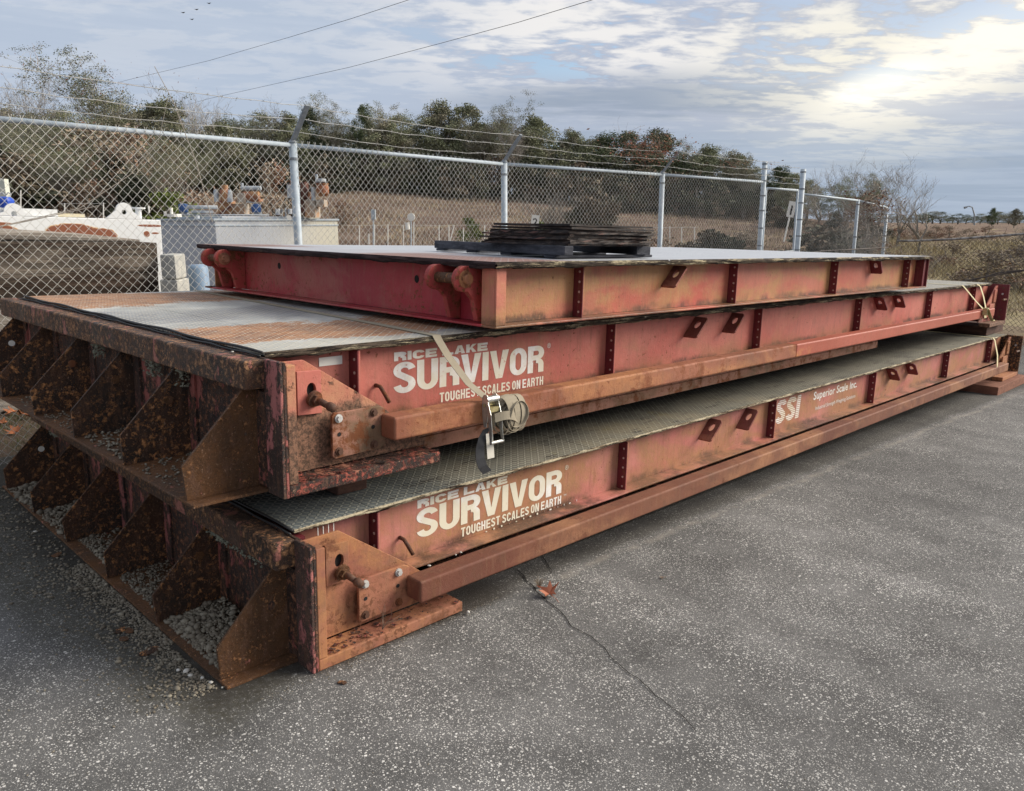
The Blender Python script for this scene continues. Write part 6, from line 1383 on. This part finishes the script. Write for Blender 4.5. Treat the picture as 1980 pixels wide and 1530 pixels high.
def left_pt(r_):
    x_ = r_.uniform(-2.2, 2.4); y_ = r_.uniform(4.15, 5.7); return (x_, y_, -.012), .6 + .7 * mnoise.noise(Vector((x_ * 3, y_ * 3, 0)))
blades('weedy_grass', 15000, left_pt, .055, .003, M['green_grass'], 'thin green and brown grass between the platforms and the fence', 6)
blades('weedy_grass', 3000, lambda r_: ((lambda x_, y_: ((x_, y_, ga(x_) - .03), 1.))(r_.uniform(15.5, 24), r_.uniform(-1.5, 3.8)))if True else 0, .12, .008, M['green_grass'], 'weedy verge at the far right beyond the asphalt', 8)
# fallen leaves
def leaf_mesh(scale, seed, curl=.35):
    rs = random.Random(seed); out_ = []
    ang = [(-90, .18), (-60, .45), (-35, .30), (-12, .80), (8, .42), (35, .85), (58, .45), (90, 1.), (122, .45), (145, .85), (172, .42), (192, .80), (215, .30), (240, .45)]
    for a_, r_ in ang: r2 = r_ * rs.uniform(.88, 1.1); out_.append((r2 * math.cos(R(a_)), r2 * math.sin(R(a_))))
    vs = [(0, 0, 0)] + [(x_ * scale, y_ * scale, scale * curl * (abs(x_) ** 1.5 * .7 + .25 * rs.uniform(-.4, 1) + .15 * y_ * y_)) for x_, y_ in out_]
    fs = [(0, i, i % len(out_) + 1) for i in range(1, len(out_) + 1)]; fs = [(0, i, (i % len(out_)) + 1) for i in range(1, len(out_) + 1)]
    return vs, fs
vs, fs = leaf_mesh(.078, 3, .9); mb = MB(); mb.add(vs, fs); mb.tube([(0, -.01, .002), (-.02, -.05, .012), (-.03, -.085, .004)], .0014, 5)
o = mb.build('maple_leaf', M['maple']); x_, y_ = zp(1062, 1148); o.location = (x_, y_, ga(x_) + .012); o.rotation_euler = (R(12), R(-8), R(-35 + 44)); tag(o, 'curled brown maple leaf lying on the crack in the asphalt', 'leaf')
LV = [(8, 797, 'uppermost leaf at the picture edge'), (26, 800, 'second from the edge in the upper row'), (42, 803, 'middle leaf of the upper row'), (56, 808, 'leaf closest to the gussets'), (30, 838, 'largest leaf, lowest of the group'), (8, 822, 'leaf at the edge below the upper row')]
for i, (px, py, lb) in enumerate(LV):
    vs, fs = leaf_mesh(random.uniform(.07, .10), 10 + i, .8); mb = MB(); mb.add(vs, fs); o = mb.build('fallen_leaf', M['deadleaf']); x_, y_ = zp(px, py); o.location = (x_, y_, .012); o.rotation_euler = (random.uniform(-.4, .4), random.uniform(-.4, .4), random.uniform(0, 6)); tag(o, 'orange brown dead leaf on the left grass, ' + lb, 'leaf', 'dead leaves on the grass at the left')
# dry weed tuft in the crack, twig on the rail, dry scrap
def tuft(name, p, n, h, mt, label, seed, cat='weed'):
    rs = random.Random(seed); mb = MB()
    for i in range(n):
        a_ = rs.uniform(0, 6.28); s_ = rs.uniform(.2, .9); t_ = Vector((math.cos(a_) * s_, math.sin(a_) * s_, 1)).normalized() * h * rs.uniform(.6, 1.2); mb.tube([Vector((0, 0, 0)), t_ * .5 + Vector((0, 0, h * .1)), t_], [.0014, .001, .0005], 3, cap=False)
    o = mb.build(name, mt); o.location = p; return tag(o, label, cat)
x_, y_ = zp(1042, 1132); tuft('weed_tuft', (x_, y_, ga(x_)), 30, .055, M['drygrass'], 'small dry weed tuft growing in the asphalt crack above the leaf', 3)
x_, y_ = zp(1280, 1112); o = tuft('dry_scrap', (x_, y_, ga(x_) + .002), 20, .03, M['drygrass'], 'small dry plant scrap lying alone on the asphalt', 4); o.scale = (1.4, 1.4, .35)
mb = MB(); rs2 = random.Random(8); p0 = Vector((.34, .03, .052))
for k in range(7):
    p = p0; d_ = Vector((rs2.uniform(-.4, .8), -.1, rs2.uniform(.4, 1))).normalized(); pts = [p]
    for j in range(5): d_ = (d_ + Vector((rs2.gauss(0, .35), rs2.gauss(0, .2), rs2.gauss(0, .3)))).normalized(); p = p + d_ * .022; pts.append(p)
    mb.tube(pts, [.0016, .0014, .0012, .001, .0008, .0006], 4, cap=False)
tag(mb.build('dry_sprig', M['drygrass']), 'dry branched sprig standing on the near bottom rail', 'twig')

# gravel: real stones, joined
ico = bmesh.new(); bmesh.ops.create_icosphere(ico, subdivisions=1, radius=1); IV = np.array([tuple(v_.co) for v_ in ico.verts]); IF = np.array([[v_.index for v_ in f_.verts] for f_ in ico.faces]); ico.free()
def stones(name, pts, sizes, mt, seed, par=None, label=None):
    r_ = np.random.default_rng(seed); n = len(pts); nv = len(IV); V = np.empty((n, nv, 3)); 
    for i in range(n):
        v_ = IV * (1 + r_.normal(0, .16, (nv, 1))) * np.array([1, r_.uniform(.6, .95), r_.uniform(.4, .75)]); a_ = r_.uniform(0, 6.28); c_, s_ = math.cos(a_), math.sin(a_)
        V[i] = (v_ @ np.array([[c_, s_, 0], [-s_, c_, 0], [0, 0, 1]])) * sizes[i] + pts[i]
    F = (IF[None] + (np.arange(n) * nv)[:, None, None]).reshape(-1, 3); o = fast_mesh(name, V.reshape(-1, 3), F, mt, par, kind='stuff'); o.data.polygons.foreach_set('use_smooth', [True] * len(o.data.polygons))
    if label: tag(o, label, 'gravel')
    return o
r_ = np.random.default_rng(12); P_ = []; S_ = []
def heap(x0, x1, y0, y1, n, z0, pk, s0, s1, skew=1.):
    for i in range(n):
        x_ = x1 - (x1 - x0) * r_.random() ** skew; y_ = r_.uniform(y0, y1); t_ = (x_ - x0) / (x1 - x0); edge = min(1, (y_ - y0) / .05, (y1 - y_) / .05)
        s_ = r_.uniform(s0 * .6, s1) * (1 + 1.1 * (r_.random() > .93)); P_.append((x_, y_, z0 + pk * t_ ** .8 * (.4 + .6 * edge) * r_.uniform(.5, 1) + s_ * .3)); S_.append(s_)
heap(-.275, -.02, .21, .795, 2100, .012, .055, .005, .011, .8); heap(-.26, -.02, .825, 1.41, 1100, .012, .035, .003, .008, .6); heap(-.25, -.02, 1.44, 2.03, 700, .012, .03, .004, .009, .5)
heap(-.29, -.02, 2.06, 2.64, 900, .012, .04, .006, .013); heap(-.30, -.02, 2.68, 3.24, 900, .012, .04, .006, .014)
stones('gravel', np.array(P_), S_, M['stone'], 1, None, 'rounded gravel heaped between the rusty gussets of the bottom platform')
P_ = []; S_ = []
for i in range(2600):
    y_ = r_.uniform(.15, 1.7); d_ = r_.exponential(.075); x_ = -.315 - d_; s_ = r_.uniform(.003, .008) * (1 + (r_.random() > .96)); P_.append((x_ - .02 * (y_ < .6), y_, s_ * .3)); S_.append(s_)
for i in range(900):
    y_ = r_.uniform(1.4, 4.2); x_ = -.32 - abs(r_.normal(0, .22)); s_ = r_.uniform(.004, .011); P_.append((x_, y_, s_ * .3)); S_.append(s_)
for i in range(260): x_, y_ = r_.uniform(-.25, 1.0), -abs(r_.normal(0, .035)) - .004; s_ = r_.uniform(.0015, .004); P_.append((x_, y_, s_ * .3)); S_.append(s_)
stones('gravel', np.array(P_), S_, M['stone'], 2, None, 'loose gravel spilled on the asphalt along the rusty bottom ledge')
mb = MB(); P_ = []; S_ = []
for y0, y1, n, z_, sz in ((.21, .79, 260, .012, .007), (.83, 1.40, 420, .015, .009), (1.45, 2.0, 260, .012, .007), (2.1, 2.6, 90, .01, .008), (2.7, 3.2, 60, .01, .008)):
    for i in range(n): x_ = -.02 - .26 * r_.random() ** 1.3; P_.append((x_, r_.uniform(y0, y1), z_ + .02 * r_.random() * (1 + x_ / .28) + .003)); S_.append(sz * r_.uniform(.4, 1.2))
g = stones('gravel', np.array(P_), S_, M['stone'], 3, None, 'sparse gravel caught on the ledge of the middle platform'); g.matrix_world = TM_
PB = [(360, 1300, .017), (368, 1308, .012), (391, 1313, .011), (408, 1322, .012), (436, 1328, .009), (430, 1331, .006), (345, 1297, .009), (250, 1002, .013), (68, 1030, .013), (75, 1002, .012)]
for i, (px, py, s_) in enumerate(PB):
    x_, y_ = zp(px, py); o = stones('pebble', np.array([(0, 0, 0)]), [s_], M['white_stone'], 20 + i); o.location = (x_, y_, s_ * .4); del o['kind']; tag(o, ['largest pale pebble on the asphalt beside the nearest gusset tip', 'pale pebble touching the largest one by the ledge', 'middle pebble of the row along the rusty ledge', 'pebble just left of the nearest gusset tip', 'pebble just right of the nearest gusset tip', 'tiny pebble under the nearest gusset tip', 'pebble at the upper left end of the row by the ledge', 'pale pebble by the third gusset of the bottom platform', 'upper white pebble on the asphalt far left', 'white pebble by the fourth bottom gusset'][i], 'pebble', 'pale pebbles by the ledge')
for i, (p, s_) in enumerate((((.62, .06, .252), .010), ((.79, .07, .252), .007), ((.825, .075, .252), .007), ((.05, .03, .054), .009), ((.78, -.03, .005), .010))):
    o = stones('pebble', np.array([(0, 0, 0)]), [s_], M['white_stone'], 40 + i); o.location = p; del o['kind']; tag(o, ['pale pebble on the near end of the bottom side tube', 'left of two small pebbles on the bottom side tube', 'right of two small pebbles on the bottom side tube', 'pale pebble on the bottom rail by the corner', 'pale pebble on the asphalt at the end of the bottom rail'][i], 'pebble')
o = stones('pebble', np.array([(0, 0, 0)]), [.008], M['white_stone'], 50); o.location = TM_ @ Vector((-.03, .33, .533)); del o['kind']; tag(o, 'white pebble on the top beam of the middle platform', 'pebble')
P_ = []; S_ = []
for i in range(420):
    x_, y_ = zp(r_.uniform(-50, 2030), 1980 - 1900 * r_.random() ** .5 if False else r_.uniform(1150, 1600)); s_ = r_.uniform(.0012, .0032) * (1 + (r_.random() > .97)); P_.append((x_, y_, ga(x_) + s_ * .3)); S_.append(s_)
stones('gravel', np.array(P_), S_, M['stone'], 5, None, 'sparse loose grit scattered over the open asphalt')
# rust flakes lying on the asphalt
for i, (px, py, s_) in enumerate(((1215, 838, .03), (1255, 828, .04), (1225, 812, .03), (232, 1222, .035), (240, 1238, .030), (290, 1262, .045), (250, 1222, .03), (180, 1030, .03), (110, 1075, .04), (662, 1322, .022), (505, 1300, .02))):
    x_, y_ = zp(px, py); mb = MB(); n = 11; rs3 = random.Random(i); z00 = ga(x_); pts = [(s_ * rs3.uniform(.6, 1.1) * math.cos(6.283 * k / n), s_ * .6 * rs3.uniform(.6, 1.1) * math.sin(6.283 * k / n)) for k in range(n)]
    mb.prism(pts, 2, 0.004, .008); o = mb.build('rust_flake', M['end_rust'] if i < 3 or i % 2 else M['gusset']); o.location = (x_, y_, z00); o.rotation_euler = (0, 0, i * 1.3); tag(o, ['dark scrap on the asphalt near the side tube, nearest to the camera', 'largest dark scrap of three beside the pale silt line', 'dark scrap lying closest under the bottom side tube', 'reddish rust flake on the asphalt by the gravel, upper of the pair', 'reddish rust flake just below the other by the gravel', 'largest brown rust flake on the asphalt by the gravel', 'rust flake touching the gravel edge, beside the pair of flakes', 'rust flake on the asphalt beside the second gusset tip', 'dark flat rust flake furthest up the left asphalt', 'small brown flake on the asphalt below the bottom rail', 'small rust flake near the corner of the bottom platform'][i], 'rust flake', 'rust flakes on the asphalt')
# rubble behind the far right corner
RBL = ['largest and nearest to the platform end', 'smallest of the heap', 'second largest of the heap', 'flat one at the right picture edge', 'pale one behind the others', 'reddish one of the heap']
for i in range(6):
    rs3 = random.Random(60 + i); px, py = 1945 + rs3.uniform(-5, 45), 600 + rs3.uniform(-28, 10); x_, y_ = zp(px, py, -.2); s_ = rs3.uniform(.08, .22)
    o = stones('rubble_stone', np.array([(0, 0, 0)]), [s_], M['concrete'] if i % 3 else M['corner'], 70 + i); o.location = (x_, y_, -.2 + s_ * .3); del o['kind']; tag(o, 'broken rubble on the far right verge, ' + RBL[i], 'stone', 'rubble on the far verge')
print('TRIS', sum(len(o.data.polygons) for o in bpy.data.objects if o.type == 'MESH'), 'OBJ', len(bpy.data.objects))
